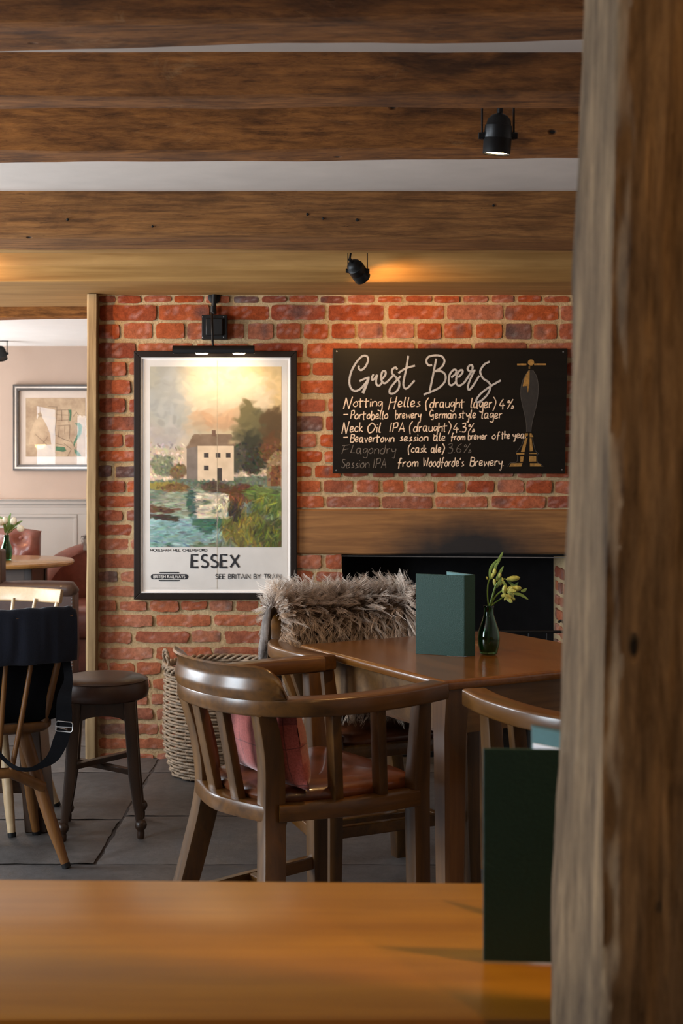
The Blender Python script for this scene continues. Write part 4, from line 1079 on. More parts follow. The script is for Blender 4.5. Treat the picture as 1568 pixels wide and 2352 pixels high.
# ------------------------------------------------------------------ lettering
def arc(cx, cy, rx, ry, a0, a1, n=14):
    return [(cx+rx*math.cos(math.radians(a0+(a1-a0)*k/n)), cy+ry*math.sin(math.radians(a0+(a1-a0)*k/n))) for k in range(n+1)]
def CAPS(c):
    """humanist capitals: (strokes, advance) for height 1"""
    G = {
     'A': ([[(0, 0), (.37, 1), (.74, 0)], [(.14, .34), (.60, .34)]], .76), 'B': ([[(0, 0), (0, 1)], [(0, 1), (.25, 1)]+arc(.25, .765, .22, .235, 90, -90)+[(0, .53)], [(0, .53), (.27, .53)]+arc(.27, .265, .26, .265, 90, -90)+[(0, 0)]], .56),
     'C': ([arc(.5, .5, .5, .5, 48, 312, 20)], .84), 'D': ([[(0, 0), (0, 1), (.28, 1)]+arc(.28, .5, .48, .5, 90, -90, 18)+[(0, 0)]], .78),
     'E': ([[(.46, 1), (0, 1), (0, 0), (.48, 0)], [(0, .52), (.43, .52)]], .50), 'F': ([[(.46, 1), (0, 1), (0, 0)], [(0, .52), (.42, .52)]], .47),
     'H': ([[(0, 0), (0, 1)], [(.66, 0), (.66, 1)], [(0, .52), (.66, .52)]], .68), 'I': ([[(0, 0), (0, 1)]], .03), 'L': ([[(0, 1), (0, 0), (.45, 0)]], .46),
     'M': ([[(0, 0), (.04, 1), (.42, .25), (.80, 1), (.84, 0)]], .86), 'N': ([[(0, 0), (0, 1), (.68, 0), (.68, 1)]], .70), 'O': ([arc(.5, .5, .5, .5, 0, 360, 28)], 1.0),
     'R': ([[(0, 0), (0, 1), (.24, 1)]+arc(.24, .75, .24, .25, 90, -90)+[(0, .5)], [(.22, .5), (.56, 0)]], .57),
     'S': ([arc(.25, .74, .22, .26, 40, 200, 10)+[(.10, .60), (.38, .43)]+arc(.23, .255, .25, .255, 38, -150, 12)], .50),
     'T': ([[(0, 1), (.62, 1)], [(.31, 1), (.31, 0)]], .62), 'U': ([[(0, 1), (0, .30)]+arc(.31, .31, .31, .31, 180, 360, 12)+[(.62, 1)]], .64), 'W': ([[(0, 1), (.27, 0), (.52, .95), (.77, 0), (1.04, 1)]], 1.05),
     'X': ([[(0, 0), (.62, 1)], [(0, 1), (.62, 0)]], .63), 'Y': ([[(0, 1), (.30, .48), (.60, 1)], [(.30, .48), (.30, 0)]], .60), ',': ([[(.02, .06), (-.03, -.16)]], .08), ' ': ([], .30)}
    return G[c]
def caps_text(mb, s, x0, x1, ybase, h, wgt, fn, gap=.17):
    """fits s between x0 and x1 (px), cap height h px, weight px"""
    total = sum(CAPS(c)[1] for c in s)+gap*(len(s)-1); k = (x1-x0)/total; x = x0
    for c in s:
        st, adv = CAPS(c)
        for pts in st: mb.ribbon([(x+u*k, ybase-v*h) for u, v in pts], wgt, fn)
        x += (adv+gap)*k
HG = {'a': "4,5 1,5 0,2 1,0 3,1 4,5|4,5 4,0 5,0", 'b': "0,9 0,0 3,0 4,3 2,5 0,3", 'c': "4,4 2,5 0,3 0,1 2,0 4,1", 'd': "4,4 2,5 0,2 1,0 3,0 4,3|5,9 4,0", 'e': "0,2 3,3 3,5 1,5 0,2 1,0 4,1",
 'f': "4,8 3,9 2,7 1,-2|0,4 4,4", 'g': "4,5 1,5 0,2 2,1 4,5|4,5 4,-3 2,-4 0,-3", 'h': "0,9 0,0|0,3 2,5 4,4 4,0", 'i': "0,5 0,0|0,7 0.3,7.6", 'k': "0,9 0,0|3,5 0,2 4,0", 'l': "1,9 0,1 1.5,0",
 'm': "0,5 0,0|0,3 2,5 3,4 3,0|3,3 5,5 6,4 6,0", 'n': "0,5 0,0|0,3 2,5 4,4 4,0", 'o': "2,5 0,3 0,1 2,0 4,2 3,5 2,5", 'r': "0,5 0,0|0,3 2,5 3,4.5", 's': "3,5 1,4 2,2.5 3,1 0,0", 't': "1,8 1,0 2,0|-1,5 4,5.5",
 'u': "0,5 0,1 2,0 4,2 4,5|4,5 4,0", 'v': "0,5 2,0 4,5", 'w': "0,5 1,0 3,4 5,0 6,5", 'y': "0,5 1,2 4,3 4,5|4,5 3,-4 1,-4", 'N': "0,-2 2,9|2,9 5,-2|5,-2 8,10", 'H': "2,9 0,-3|7,10 5,-2|1,4 7,5", 'P': "1,9 0,0|0,8 4,9 4,5 1,4",
 'G': "5,8 2,9 0,5 2,2 5,4 5,2|3,4 6,4|5,2 5,-1 2,-1", 'O': "3,9 0,5 1,0 4,1 6,6 3,9", 'I': "1,9 0,0", 'A': "0,0 3,9 5,0|1,3 5,3", 'B': "1,9 0,0|1,9 5,8 4,5 1,5|1,5 5,4 4,0 0,0", 'F': "2,8 0,0|0,8 7,9|1,4 6,5", 'L': "2,9 0,1 4,1", 'S': "4,8 1,8 1,6 4,3 2,0 0,1",
 'W': "0,9 1,0 3,6 5,0 7,9", '3': "0,8 3,9 3,6 1,5 4,4 3,0 0,0", '4': "3,9 0,3 5,3|3,5 3,-1", '6': "4,9 1,6 0,2 2,0 4,2 2,4 0,3", '.': "0,0 .4,.4", '%': "6,9 1,0|2,8 1,6 3,6 2,8|6,3 5,0 7,1 6,3", '(': "3,10 0,5 1,-3", ')': "0,10 3,5 0,-3", '-': "0,3 5,3.3", "'": "1,9 0,7", ' ': ""}
def hand(mb, s, x0, x1, ybase, unit, w, fn, rise=0.0):
    gl = []
    for c in s:
        st = [[tuple(map(float, q.split(','))) for q in part.split()] for part in HG[c].split('|') if part]
        xs = [p[0] for k in st for p in k] or [0, 3]; gl.append((st, min(0, min(xs)), max(xs)))
    tot = sum(b for _, a, b in gl)+1.5*(len(gl)-1); k = (x1-x0)/max(tot, .01); x = x0
    for c, (st, a, b) in zip(s, gl):
        jy = random.uniform(-.5, .5)*unit*.5
        for pts in st:
            sm = crom(pts, 5) if (len(pts) > 2 and c not in 'NHAFLWvkw') else pts
            mb.ribbon([(x+(u+v*.06)*k, ybase-v*unit+jy+rise*(x-x0)) for u, v in sm], w*random.uniform(.85, 1.15), fn)
        x += (b+1.5)*k

# ------------------------------------------------------------------ framed poster
DP = W-.03
t = thing('framed_poster', 'tall dark framed railway poster with a pale house by water, on the brick wall', 'poster', tuple(P(494, 1376, DP)))
def pf(d): return lambda u, v: P(u, v, d)
def frame_bars(mb, x0, y0, x1, y1, w, d0, d1):
    a, b, c, e = P(x0, y0, d0), P(x1, y0, d0), P(x1, y1, d0), P(x0, y1, d0); k = d0/F_PX; ww = w*k
    for (p, q, px_, qx_) in ((a, b, (1, -1), (-1, -1)), (b, c, (-1, -1), (-1, 1)), (c, e, (-1, 1), (1, 1)), (e, a, (1, 1), (1, -1))):
        i0, i1 = p+Vector((px_[0]*ww, 0, px_[1]*ww)), q+Vector((qx_[0]*ww, 0, qx_[1]*ww)); D = Vector((0, d1-d0, 0))
        mb.add([p, q, i1, i0, p+D, q+D, i1+D, i0+D], [(0, 1, 2, 3), (7, 6, 5, 4), (0, 4, 5, 1), (3, 2, 6, 7), (1, 5, 6, 2), (0, 3, 7, 4)])
mb = MB(); frame_bars(mb, 307, 806, 681.5, 1377, 15, DP, W+.004); mb.build('frame', M['frame_dark'], t, bevel=.0025, smooth=0)
mb = MB(); frame_bars(mb, 321.5, 820, 667.5, 1362, 3, DP+.004, DP+.02); mb.build('inner_slip', M['mount'], t, smooth=0)
D1 = DP+.013
mb = MB(); a, c = P(322, 821, D1), P(667, 1361, D1); mb.box(a.x, c.x, D1, D1+.006, c.z, a.z); mb.build('mount', M['mount'], t, smooth=0)
D2 = D1-.0008
mb = MB(); mb.flat([(331, 828), (659, 828), (659, 1354), (331, 1354)], pf(D2)); mb.build('print', M['paper'], t, smooth=0)
# the printed picture: a plain country landscape in the same colours, dabbed on stroke by stroke
GW, GH = 168, 230
def s2l(a): a = np.asarray(a, float)/255; return np.where(a <= .04045, a/12.92, ((a+.055)/1.055)**2.4)
vv, uu = np.mgrid[0:GH, 0:GW]; uu = uu/(GW-1); vv = vv/(GH-1)
def nfield(sc, sd, o=4): 
    f = np.zeros((GH, GW)); r = np.random.default_rng(sd); amp = 1
    for k in range(o):
        n = int(sc*2**k)+2; g = r.random((n+2, n+2)); x = uu*n; y = vv*n*1.37
        y = np.clip(y, 0, n+.999); xi, yi = x.astype(int), y.astype(int); fx, fy = x-xi, y-yi; fx = fx*fx*(3-2*fx); fy = fy*fy*(3-2*fy)
        f += amp*((g[yi, xi]*(1-fx)+g[yi, xi+1]*fx)*(1-fy)+(g[yi+1, xi]*(1-fx)+g[yi+1, xi+1]*fx)*fy); amp *= .5
    return (f-f.min())/(f.max()-f.min())
N1, N2, N3 = nfield(3, 1), nfield(6, 2), nfield(14, 3)
def mixf(a, b, t): t = np.clip(t, 0, 1)[..., None]; return np.asarray(a)*(1-t)+np.asarray(b)*t
img = np.zeros((GH, GW, 3))+np.array([176, 170, 150])
img = mixf(img, [206, 178, 128], (uu-.15)*1.6-(vv-.1)*.3+(N1-.5)*1.0)
img = mixf(img, [212, 192, 162], 1.1-((uu-.62)/.36)**2-((vv-.17)/.20)**2+(N2-.5)*1.4)
img = mixf(img, [188, 148, 112], .9-((uu-.60)/.34)**2-((vv-.30)/.07)**2+(N2-.5)*1.2)
img = mixf(img, [164, 164, 160], 1-((uu-.15)/.22)**2-((vv-.2)/.22)**2+(N1-.5)*1.5)
img = mixf(img, [172, 162, 150], .9-((uu-.62)/.10)**2-((vv-.07)/.06)**2+(N3-.5))
img = mixf(img, [212, 184, 156], (vv-.36)*5+(N2-.5)*.9)
img = mixf(img, [172, 162, 158], .8-((uu-.10)/.25)**2-((vv-.38)/.10)**2+(N3-.5)*1.2)
canv = img.copy()
def blob(cu, cv, ru, rv, col, hard=3, nz=None, nk=.9):
    global canv
    q = 1-((uu-cu)/ru)**2-((vv-cv)/rv)**2+((N3 if nz is None else nz)-.5)*nk; canv = mixf(canv, col, q*hard)
def poly(pts, col):
    global canv
    x, y = uu*GW, vv*GH; ins = np.zeros((GH, GW), bool); m = len(pts)
    for i in range(m):
        (x0, y0), (x1, y1) = pts[i], pts[(i+1) % m]; x0, x1, y0, y1 = x0*GW, x1*GW, y0*GH, y1*GH
        cnd = ((y0 > y) != (y1 > y)); xx = (x1-x0)*(y-y0)/((y1-y0) if abs(y1-y0) > 1e-9 else 1e-9)+x0; ins ^= cnd & (x < xx)
    canv[ins] = np.array(col)+(N3[ins][:, None]-.5)*26
# bank, water
poly([(0, .63), (1, .60), (1, 1), (0, 1)], (108, 116, 96))
blob(.25, .88, .5, .14, (130, 160, 156), 2.5, N2, 1.2); blob(.30, .76, .35, .09, (150, 154, 132), 2, N2, 1.2); blob(.45, .86, .13, .07, (70, 104, 84), 3)
# trees and hedges
for a in ((.80, .36, .15, .15, (88, 82, 56)), (.74, .30, .09, .12, (110, 100, 66)), (.93, .34, .10, .12, (92, 72, 46)), (.78, .48, .17, .12, (60, 58, 42)), (.66, .50, .08, .10, (78, 74, 58)), (.92, .46, .09, .09, (104, 70, 42)), (.10, .55, .10, .06, (122, 124, 96)), (.22, .58, .07, .05, (118, 96, 66)), (.06, .52, .05, .04, (134, 132, 104))): blob(*a)
poly([(.36, .43), (.64, .43), (.64, .63), (.36, .63)], (226, 198, 164)); poly([(.28, .45), (.36, .43), (.36, .63), (.28, .62)], (128, 114, 102))
poly([(.27, .455), (.33, .375), (.62, .375), (.66, .44), (.36, .44)], (132, 108, 86)); poly([(.47, .35), (.50, .35), (.50, .385), (.47, .385)], (120, 92, 74))
for (x, y) in ((.41, .48), (.50, .48), (.41, .55), (.58, .48)): poly([(x, y), (x+.035, y), (x+.035, y+.024), (x, y+.024)], (74, 64, 58))
poly([(.51, .56), (.55, .56), (.55, .63), (.51, .63)], (70, 60, 52))
poly([(.89, .52), (.96, .46), (1, .49), (1, .66), (.89, .66)], (140, 112, 78)); poly([(.92, .55), (1, .55), (1, .66), (.92, .66)], (120, 78, 46))
for a in ((.12, .66, .16, .025, (150, 132, 66)), (.20, .67, .12, .025, (118, 88, 50)), (.50, .665, .14, .03, (86, 68, 52)), (.70, .70, .14, .06, (100, 62, 40)), (.82, .70, .12, .05, (106, 116, 60)), (.90, .76, .14, .08, (96, 108, 56)), (.74, .90, .22, .10, (112, 104, 52)), (.92, .93, .14, .10, (82, 88, 46)), (.64, .80, .05, .06, (62, 52, 44))): blob(*a)
poly([(.35, .70), (.60, .70), (.58, .84), (.36, .84)], (206, 190, 162)); blob(.42, .75, .05, .015, (120, 124, 104)); blob(.31, .75, .04, .09, (66, 92, 78), 3); blob(.50, .80, .05, .012, (112, 122, 100))
poly([(0, .765), (.18, .79), (.27, .775), (.16, .815), (0, .81)], (102, 72, 54)); poly([(0, .815), (.16, .82), (.24, .86), (0, .84)], (74, 62, 50))
rs = np.random.default_rng(5); out_im = canv.copy()
for k in range(5200):
    cu, cv = rs.random(), rs.random(); x, y = int(cu*(GW-1)), int(cv*(GH-1)); col = canv[y, x]*(1+rs.normal(0, .07 if cv < .42 else .17))+rs.normal(0, 4 if cv < .42 else 9, 3)
    if cv > .72 and cu > .5: ang = rs.normal(1.25, .55); L_, w_ = rs.uniform(3, 9), rs.uniform(.6, 1.3); col = col*(1.15 if rs.random() < .5 else .85)+(np.array([40, 30, -6]) if rs.random() < .25 else 0)
    elif cv > .68: ang = rs.normal(0, .2); L_, w_ = rs.uniform(2, 9), rs.uniform(.7, 1.5)
    elif cv > .42: ang = rs.uniform(0, 3.14); L_, w_ = rs.uniform(1.5, 4), rs.uniform(.7, 1.6)
    else: ang = rs.normal(.3, .8); L_, w_ = rs.uniform(3, 10), rs.uniform(1.5, 4)
    if .26 < cu < .66 and .34 < cv < .63: continue
    if cv <= .42: col = canv[y, x]*(1+rs.normal(0, .035)); L_, w_ = rs.uniform(5, 14), rs.uniform(2.5, 5)
    r_ = int(L_)+2; y0, y1, x0, x1 = max(0, y-r_), min(GH, y+r_+1), max(0, x-r_), min(GW, x+r_+1)
    gy, gx = np.mgrid[y0:y1, x0:x1]; dx, dy = gx-x, gy-y; a_ = dx*math.cos(ang)-dy*math.sin(ang); b_ = dx*math.sin(ang)+dy*math.cos(ang)
    q = np.clip(1.4-(a_/L_)**2*1.4-(b_/w_)**2, 0, 1)[..., None]*.75; out_im[y0:y1, x0:x1] = out_im[y0:y1, x0:x1]*(1-q)+col*q
img = s2l(np.clip(out_im, 8, 250))
mb = MB(); D3 = D2-.0008
xs = 344.5+uu*(646-344.5); ys = 842+vv*(1257-842)
pv = np.stack([(xs-CX)*D3/F_PX, np.full_like(xs, D3), EYE-(ys-HY)*D3/F_PX], -1).reshape(-1, 3)
mb.v = [Vector(p) for p in pv]; mb.f = [(k*GW+i, k*GW+i+1, (k+1)*GW+i+1, (k+1)*GW+i) for k in range(GH-1) for i in range(GW-1)]; mb.m = [0]*len(mb.f)
M['picture'] = attr_mat('printed_landscape', .7, 40, 0, 0, .3)
mb.build('printed_picture', M['picture'], t, cols=np.concatenate([img.reshape(-1, 3), np.ones((GW*GH, 1))], 1), smooth=0, fix=False)
mb = MB(); fn = pf(D3)
caps_text(mb, 'MOULSHAM MILL, CHELMSFORD', 345, 475, 1266.5, 5.6, 1.15, fn, .20)
caps_text(mb, 'ESSEX', 440, 549, 1303, 28.5, 4.5, fn, .20)
caps_text(mb, 'SEE BRITAIN BY TRAIN', 495, 645.5, 1329, 10.2, 1.55, fn, .18)
cap = [(352+6*math.cos(a), 1324.5+5.9*math.sin(a)) for a in np.linspace(PI/2, 1.5*PI, 10)]+[(426.5+6*math.cos(a), 1324.5+5.9*math.sin(a)) for a in np.linspace(-PI/2, PI/2, 10)]
mb.flat(cap, fn)
mb.flat([(364, 1317), (365.5, 1314.8), (368, 1313.8), (410, 1313.8), (412, 1314.8), (413.5, 1317)], fn); mb.flat([(364, 1332), (365.5, 1334.4), (368, 1335.2), (410, 1335.2), (412, 1334.4), (413.5, 1332)], fn)
mb.build('lettering', M['ink'], t, smooth=0)
mb = MB(); caps_text(mb, 'BRITISH RAILWAYS', 352.5, 425, 1327.6, 6.2, 1.3, pf(D3-.0006), .22); o = mb.build('badge_lettering', M['paper'], t, smooth=0); o['label'] = 'pale lettering on the black badge'
mb = MB()
for a, b in ((344, 382), (386, 404), (482, 505), (595, 645)):
    x = a
    while x < b: mb.ribbon([(x, 1350.5), (x+2.2, 1350.5)], .7, fn); x += 2.9
mb.build('small_print', M['ink_grey'], t, smooth=0)
mb = MB(); mb.ribbon([(498.5, 829), (498.2, 1353)], .7, pf(D3-.0004)); mb.build('fold_line', plain('paper_fold', lin(186,168,140), .8, 0, 0, 30, .2), t, smooth=0)

# ------------------------------------------------------------------ picture light above the poster
t = thing('picture_light', 'black picture light on a square wall plate above the framed poster', 'lamp', tuple(P(491, 750, W-.02)))
mb = MB(); a, c = P(463, 723, W-.045), P(521, 779, W-.045); mb.box(a.x, c.x, W-.045, W-.004, c.z, a.z); pl = mb.build('wall_plate', M['black_metal'], t, bevel=.002)
mb = MB(); a, c = P(472, 731, W-.062), P(511, 770, W-.062); mb.box(a.x, c.x, W-.062, W-.044, c.z, a.z); mb.build('cover', M['black_metal'], t, bevel=.004)
for x, y in ((465.5, 728), (513.5, 728), (465.5, 774.5), (513.5, 774.5)):
    mb = MB(); mb.lathe([(.0025, 0), (.0022, .0015), (.0002, .002)], 8, P(x, y, W-.045), Matrix.Rotation(PI/2, 4, 'X')); mb.build('screw', M['steel'], pl)
mb = MB(); p = P(491, 722, W-.03); mb.tube([p, P(491, 700, W-.03), P(492, 672, W-.03)], [.0115, .0105, .0105], 14); mb.tube([P(489, 718, W-.03), P(489.5, 703, W-.03)], .0135, 14); mb.build('conduit', M['black_metal'], t)
mb = MB(); mb.lathe([(.026, 0), (.026, .006), (.012, .010)], 16, P(492, 684, W-.006), Matrix.Rotation(PI/2, 4, 'X')); mb.build('conduit_clip', M['black_metal'], t)
DH = W-.165
mb = MB(); mb.tube(crom([tuple(P(487, 728, W-.06)), tuple(P(486.5, 722, W-.10)), tuple(P(487, 745, DH+.01)), tuple(P(488, 782, DH+.002)), tuple(P(489, 797, DH+.002))], 6), [.0045]*12+[.005]*13, 10); mb.build('arm', M['black_metal'], t)
mb = MB(); zc_ = P(0, 806, DH).z; xa, xb = P(397, 0, DH).x, P(584, 0, DH).x; rings = []
sec = [(.0215*math.cos(a), .0215*math.sin(a)) for a in np.linspace(math.radians(-28), math.radians(208), 18)]
inner = [(.0195*math.cos(a), .0195*math.sin(a)) for a in np.linspace(math.radians(208), math.radians(-28), 18)]
for x in (xa, xb): rings.append([(x, DH+y, zc_+z) for y, z in sec+inner])
mb.loft(rings)
for x in (xa, xb-.002): mb.loft([[(x+q, DH+y, zc_+z) for y, z in sec] for q in (0, .002)])
mb.build('hood', M['black_metal'], t, smooth=40)
for x in (463, 548):
    px_ = P(x, 0, DH).x; mb = MB(); R = Matrix.Rotation(PI/2, 4, 'Y'); mb.lathe([(.0003, -.026), (.006, -.022), (.0075, -.01), (.0075, .012), (.005, .024), (.0003, .027)], 12, (px_, DH+.003, zc_-.008), R); mb.build('bulb', M['lamp_on'], t)
    ld = bpy.data.lights.new('picture_bulb', 'SPOT'); ld.energy = 2.2; ld.color = (1, .74, .46); ld.spot_size = math.radians(140); ld.spot_blend = .9; ld.shadow_soft_size = .012
    lo_ = bpy.data.objects.new('picture_bulb', ld); C.objects.link(lo_); lo_.location = (px_, DH+.004, zc_-.020); lo_.rotation_euler = (Vector((px_, W+.02, zc_-.20))-lo_.location).to_track_quat('-Z', 'Y').to_euler()

# ------------------------------------------------------------------ chalkboard
DB = W-.028
t = thing('chalkboard', 'wide black menu board chalked with guest beers beside the poster', 'chalkboard', tuple(P(1033, 1087, DB)))
mb = MB(); bp = [(765, 800), (1303, 800), (1297, 1088), (764, 1087)]; mb.prism(bp, lambda u, v_, d: P(u, v_, DB)+Vector((0, d, 0)), 0, .014); mb.build('board', M['board'], t, bevel=.0015, smooth=0)
fb = pf(DB-.0007)
def zc1(p): return [(760+x/5.6, 780+y/5.6) for x, y in p]
def zc2(p): return [(960+x/5.6, 780+y/5.6) for x, y in p]
big = [zc1(p) for p in (
 [(358,335),(356,372),(390,392),(440,350),(475,270),(462,215),(405,212),(335,280),(265,400),(235,530),(255,625),(310,662),(375,635),(435,570),(488,500)], [(365,535),(430,505),(495,485)], [(480,500),(445,600),(408,690)],
 [(545,445),(525,490),(530,520),(560,500),(592,450)], [(595,450),(578,530),(590,585),(630,585),(665,530)], [(655,510),(700,450),(695,405),(660,415),(643,480),(655,540),(690,562),(735,530),(795,465)],
 [(850,385),(830,358),(792,380),(785,430),(830,480),(875,540),(868,630),(810,690),(755,690),(760,630),(820,550),(895,470)], [(992,210),(965,380),(930,560),(950,628),(992,615),(1075,525)], [(865,432),(960,370),(1080,335)])]
big += [zc2(p) for p in (
 [(232,245),(195,440),(150,655)], [(180,328),(135,330),(105,285),(130,225),(220,203),(305,218),(338,280),(300,355),(215,410)], [(218,408),(300,410),(350,460),(342,540),(270,620),(170,670),(70,710)],
 [(425,488),(480,440),(488,395),(450,392),(402,460),(395,560),(430,588),(485,545)], [(515,488),(568,430),(565,392),(528,405),(492,480),(492,565),(530,592),(590,555),(650,470)],
 [(600,540),(690,400),(695,335),(658,335),(635,375),(665,408),(735,395)], [(722,400),(665,520),(638,610),(655,645),(700,600),(785,465)],
 [(918,285),(850,320),(800,395),(805,450),(840,505),(900,545),(930,600),(900,690),(830,770),(765,808),(745,780),(800,700),(900,620),(980,570),(1062,525)])]
mb = MB()
for p in big:
    w_ = 6.4 if p[0][0] > 844 and p[-1][0] < 834 and len(p) == 3 and p[0][0] < 850 else 4.5
    mb.ribbon(crom(p, 7), w_, fb)
mb.build('heading', M['chalk_big'], t, smooth=0)
lines_ = {}
for s, x0, x1, yb, u_ in (('Notting', 789, 877, 934, 2.3), ('Helles', 892, 964, 934, 2.4), ('(draught', 977, 1066, 936, 2.3), ('lager)', 1081, 1138, 937, 2.5), ('4%', 1147, 1179, 938, 2.4), ('-', 788, 799, 957, 1.5), ('Portobello', 805, 890, 962, 2.1), ('brewery', 908, 966, 961, 2.1),
   ('German', 986, 1046, 961, 2.1), ('style', 1053, 1092, 960, 2.1), ('lager', 1106, 1152, 961, 2.2), ('Neck', 785, 833, 992, 2.4), ('Oil', 844, 874, 993, 2.5), ('IPA', 895, 928, 992, 2.4), ('(draught)', 940, 1035, 991, 2.3), ('4.3%', 1041, 1089, 992, 2.2), ('-', 788, 798, 1009, 1.5), ('Beavertown', 804, 904, 1015, 2.0),
   ('session', 918, 982, 1013, 1.9), ('ale', 995, 1022, 1012, 2.0), ('from', 1035, 1067, 1011, 1.8), ('brewer', 1075, 1117, 1009, 1.8), ('of', 1130, 1147, 1008, 1.8), ('the', 1152, 1170, 1007, 1.9), ('year', 1177, 1211, 1006, 1.8), ('(cask ale)', 937, 1020, 1039, 2.0), ('from', 913, 959, 1072, 2.2), ("Woodforde's", 972, 1064, 1071, 2.2), ('Brewery.', 1079, 1156, 1070, 2.2)):
    hand(lines_.setdefault((s, x0), MB()), s, x0, x1, yb, u_, 2.25, fb)
for mb in lines_.values(): mb.build('chalk_lettering', M['chalk'], t, smooth=0)
lines_ = {}
for s, x0, x1, yb, u_ in (('FLagondry', 785, 908, 1042, 2.3), ('3.6%', 1028, 1081, 1040, 2.4), ('Session', 784, 847, 1075, 2.3), ('IPA', 857, 886, 1075, 2.4)): hand(lines_.setdefault((s, x0), MB()), s, x0, x1, yb, u_, 1.5, fb)
for mb in lines_.values(): o = mb.build('faded_lettering', M['chalk_dim'], t, smooth=0); o['label'] = 'faint half worn chalk writing'
def zp_(p): return [(1150+x/8.4, 810+y/8.4) for x, y in p]
f1, f2 = pf(DB-.0009), pf(DB-.0013)
L_out = [(545,330),(450,470),(395,620),(380,760),(390,900),(430,1080),(470,1260),(490,1400),(492,1530)]; R_out = [(612,330),(680,440),(712,560),(722,700),(705,900),(660,1120),(615,1300),(590,1430),(582,1530)]
mb = MB(); mb.flat(zp_(L_out+R_out[::-1]), f1); mb.build('pump_handle', M['pump_dark'], t, smooth=0)
mb = MB()
for p in (L_out, R_out, [(445,1660),(400,1780),(330,1880),(290,1930)], [(320,1975),(305,2110),(190,2125),(150,2160),(130,2200)], [(605,1650),(640,1800),(670,1900),(720,1945),(695,1985),(705,2115),(770,2150),(815,2200)]): mb.ribbon(crom(zp_(p), 5), .7, f2)
mb.build('pump_outline', M['pump_line'], t, smooth=0)
for p in ([(312,210),(492,210),(492,245),(312,245)], [(642,208),(872,208),(872,242),(642,242)], [(580+62*math.cos(a), 190+60*math.sin(a)) for a in np.linspace(0, 2*PI, 20)[:-1]],
          [(525,345),(555,335),(548,620),(520,780),(505,640),(420,650),(450,500)], [(465,1555),(520,1555),(518,1610),(455,1628)], [(555,1555),(590,1555),(625,1625),(555,1635)], [(470,1645),(515,1645),(455,1915),(385,1915)], [(555,1650),(590,1650),(622,1900),(555,1905)],
          [(300,1935),(455,1935),(448,1965),(300,1965)], [(545,1935),(695,1935),(695,1955),(545,1955)], [(375,2000),(440,2000),(425,2105),(370,2105)], [(545,1990),(680,2000),(680,2100),(545,2105)], [(195,2135),(415,2130),(400,2195),(160,2200)], [(560,2135),(740,2135),(790,2195),(560,2195)]): mb = MB(); mb.flat(zp_(p), f2); mb.build('pump_gilding', M['gold'], t, smooth=0)
mb = MB()
for y in (268, 284, 300): mb.flat(zp_([(532, y), (566, y), (566, y+8), (532, y+8)]), f2)
mb.build('pump_collar', M['gold'], t, smooth=0)
for x, y in ((1293, 808), (1290, 1079), (773, 807), (772, 1080)):
    mb = MB(); mb.lathe([(.0035, 0), (.003, .0012), (.0002, .0018)], 8, P(x, y, DB), Matrix.Rotation(PI/2, 4, 'X')); mb.build('screw', M['steel'], t)

# ------------------------------------------------------------------ spotlights
def spotlight(pivot, direction, zceil, label, group='black ceiling spotlights', power=0, yaw=0.0, cone=50, cable=True):
    t = thing('spotlight', label, 'spotlight', tuple(pivot), 0, group); piv = Vector(pivot)
    d = Vector(direction).normalized(); R = d.to_track_quat('-Z', 'Y').to_matrix().to_4x4()     # local -z looks along d
    mb = MB(); mb.lathe([(.0295, -.040), (.0315, -.041), (.0318, -.008), (.0310, -.007), (.0310, -.005), (.0318, -.004), (.0310, .022), (.0285, .024), (.026, .036), (.018, .045), (.010, .049), (.0005, .050)], 32, piv, R, caps=False)
    mb.lathe([(.0295, -.040), (.0285, -.034), (.0005, -.034)], 32, piv, R, caps=False); mb.build('lamp_body', M['black_metal'], t, smooth=45)
    mb = MB(); mb.lathe([(.0005, -.0375), (.024, -.0375), (.024, -.0345), (.0005, -.0345)], 24, piv, R); mb.build('bulb', M['lamp_on'] if power else M['black_metal'], t)
    ax = Vector((math.cos(yaw), math.sin(yaw), 0))
    for s in (-1, 1):
        a = piv+ax*(s*.036); mb = MB(); mb.bar(a+Vector((0, 0, -.008)), Vector((a.x, a.y, zceil)), .0035, .011, (-ax.y, ax.x, 0)); mb.build('yoke_arm', M['black_metal'], t)
        mb = MB(); mb.tube([a-ax*(s*.006), a+ax*(s*.008)], [.0085, .0075], 12); mb.build('knob', M['black_metal'], t)
    mb = MB(); mb.box(piv.x-.042, piv.x+.042, piv.y-.012, piv.y+.012, zceil-.004, zceil+.012); mb.build('mount', M['black_metal'], t)
    if cable:
        b = piv+R @ Vector((0, 0, .049)); mb = MB(); mb.tube([b, b+R @ Vector((0, 0, .018))], .0065, 10)
        c0 = b+R @ Vector((0, 0, .016)); mb.tube(crom([tuple(c0), tuple(c0*.6+Vector((piv.x-.006, piv.y, zceil))*.4), (piv.x-.016, piv.y, zceil+.003)], 5), .0038, 8); mb.build('cable', M['black_metal'], t)
    if power:
        ld = bpy.data.lights.new('spot_bulb', 'SPOT'); ld.energy = power; ld.color = WARM; ld.spot_size = math.radians(cone); ld.spot_blend = .6; ld.shadow_soft_size = .02
        lo_ = bpy.data.objects.new('spot_bulb', ld); C.objects.link(lo_); lo_.location = piv+d*.046; lo_.rotation_euler = d.to_track_quat('-Z', 'Y').to_euler()
    return t
s1 = P(1143, 312, 2.97); spotlight(s1, (-.07, .12, -1), zc(2.97), 'upper black spotlight shining straight down, hung between two dark beams', power=26, cone=80)
s2 = P(821, 622, 4.83); spotlight(s2, (.42, .66, -.50), 2.17, 'lower black spotlight turned to the wall, in front of the sawn oak beam', power=15, cone=125)
spotlight((.62, 1.05, 1.985), (-.15, .35, -1), 2.06, 'black spotlight above the long table, hidden behind the timber post', power=30, cone=75)
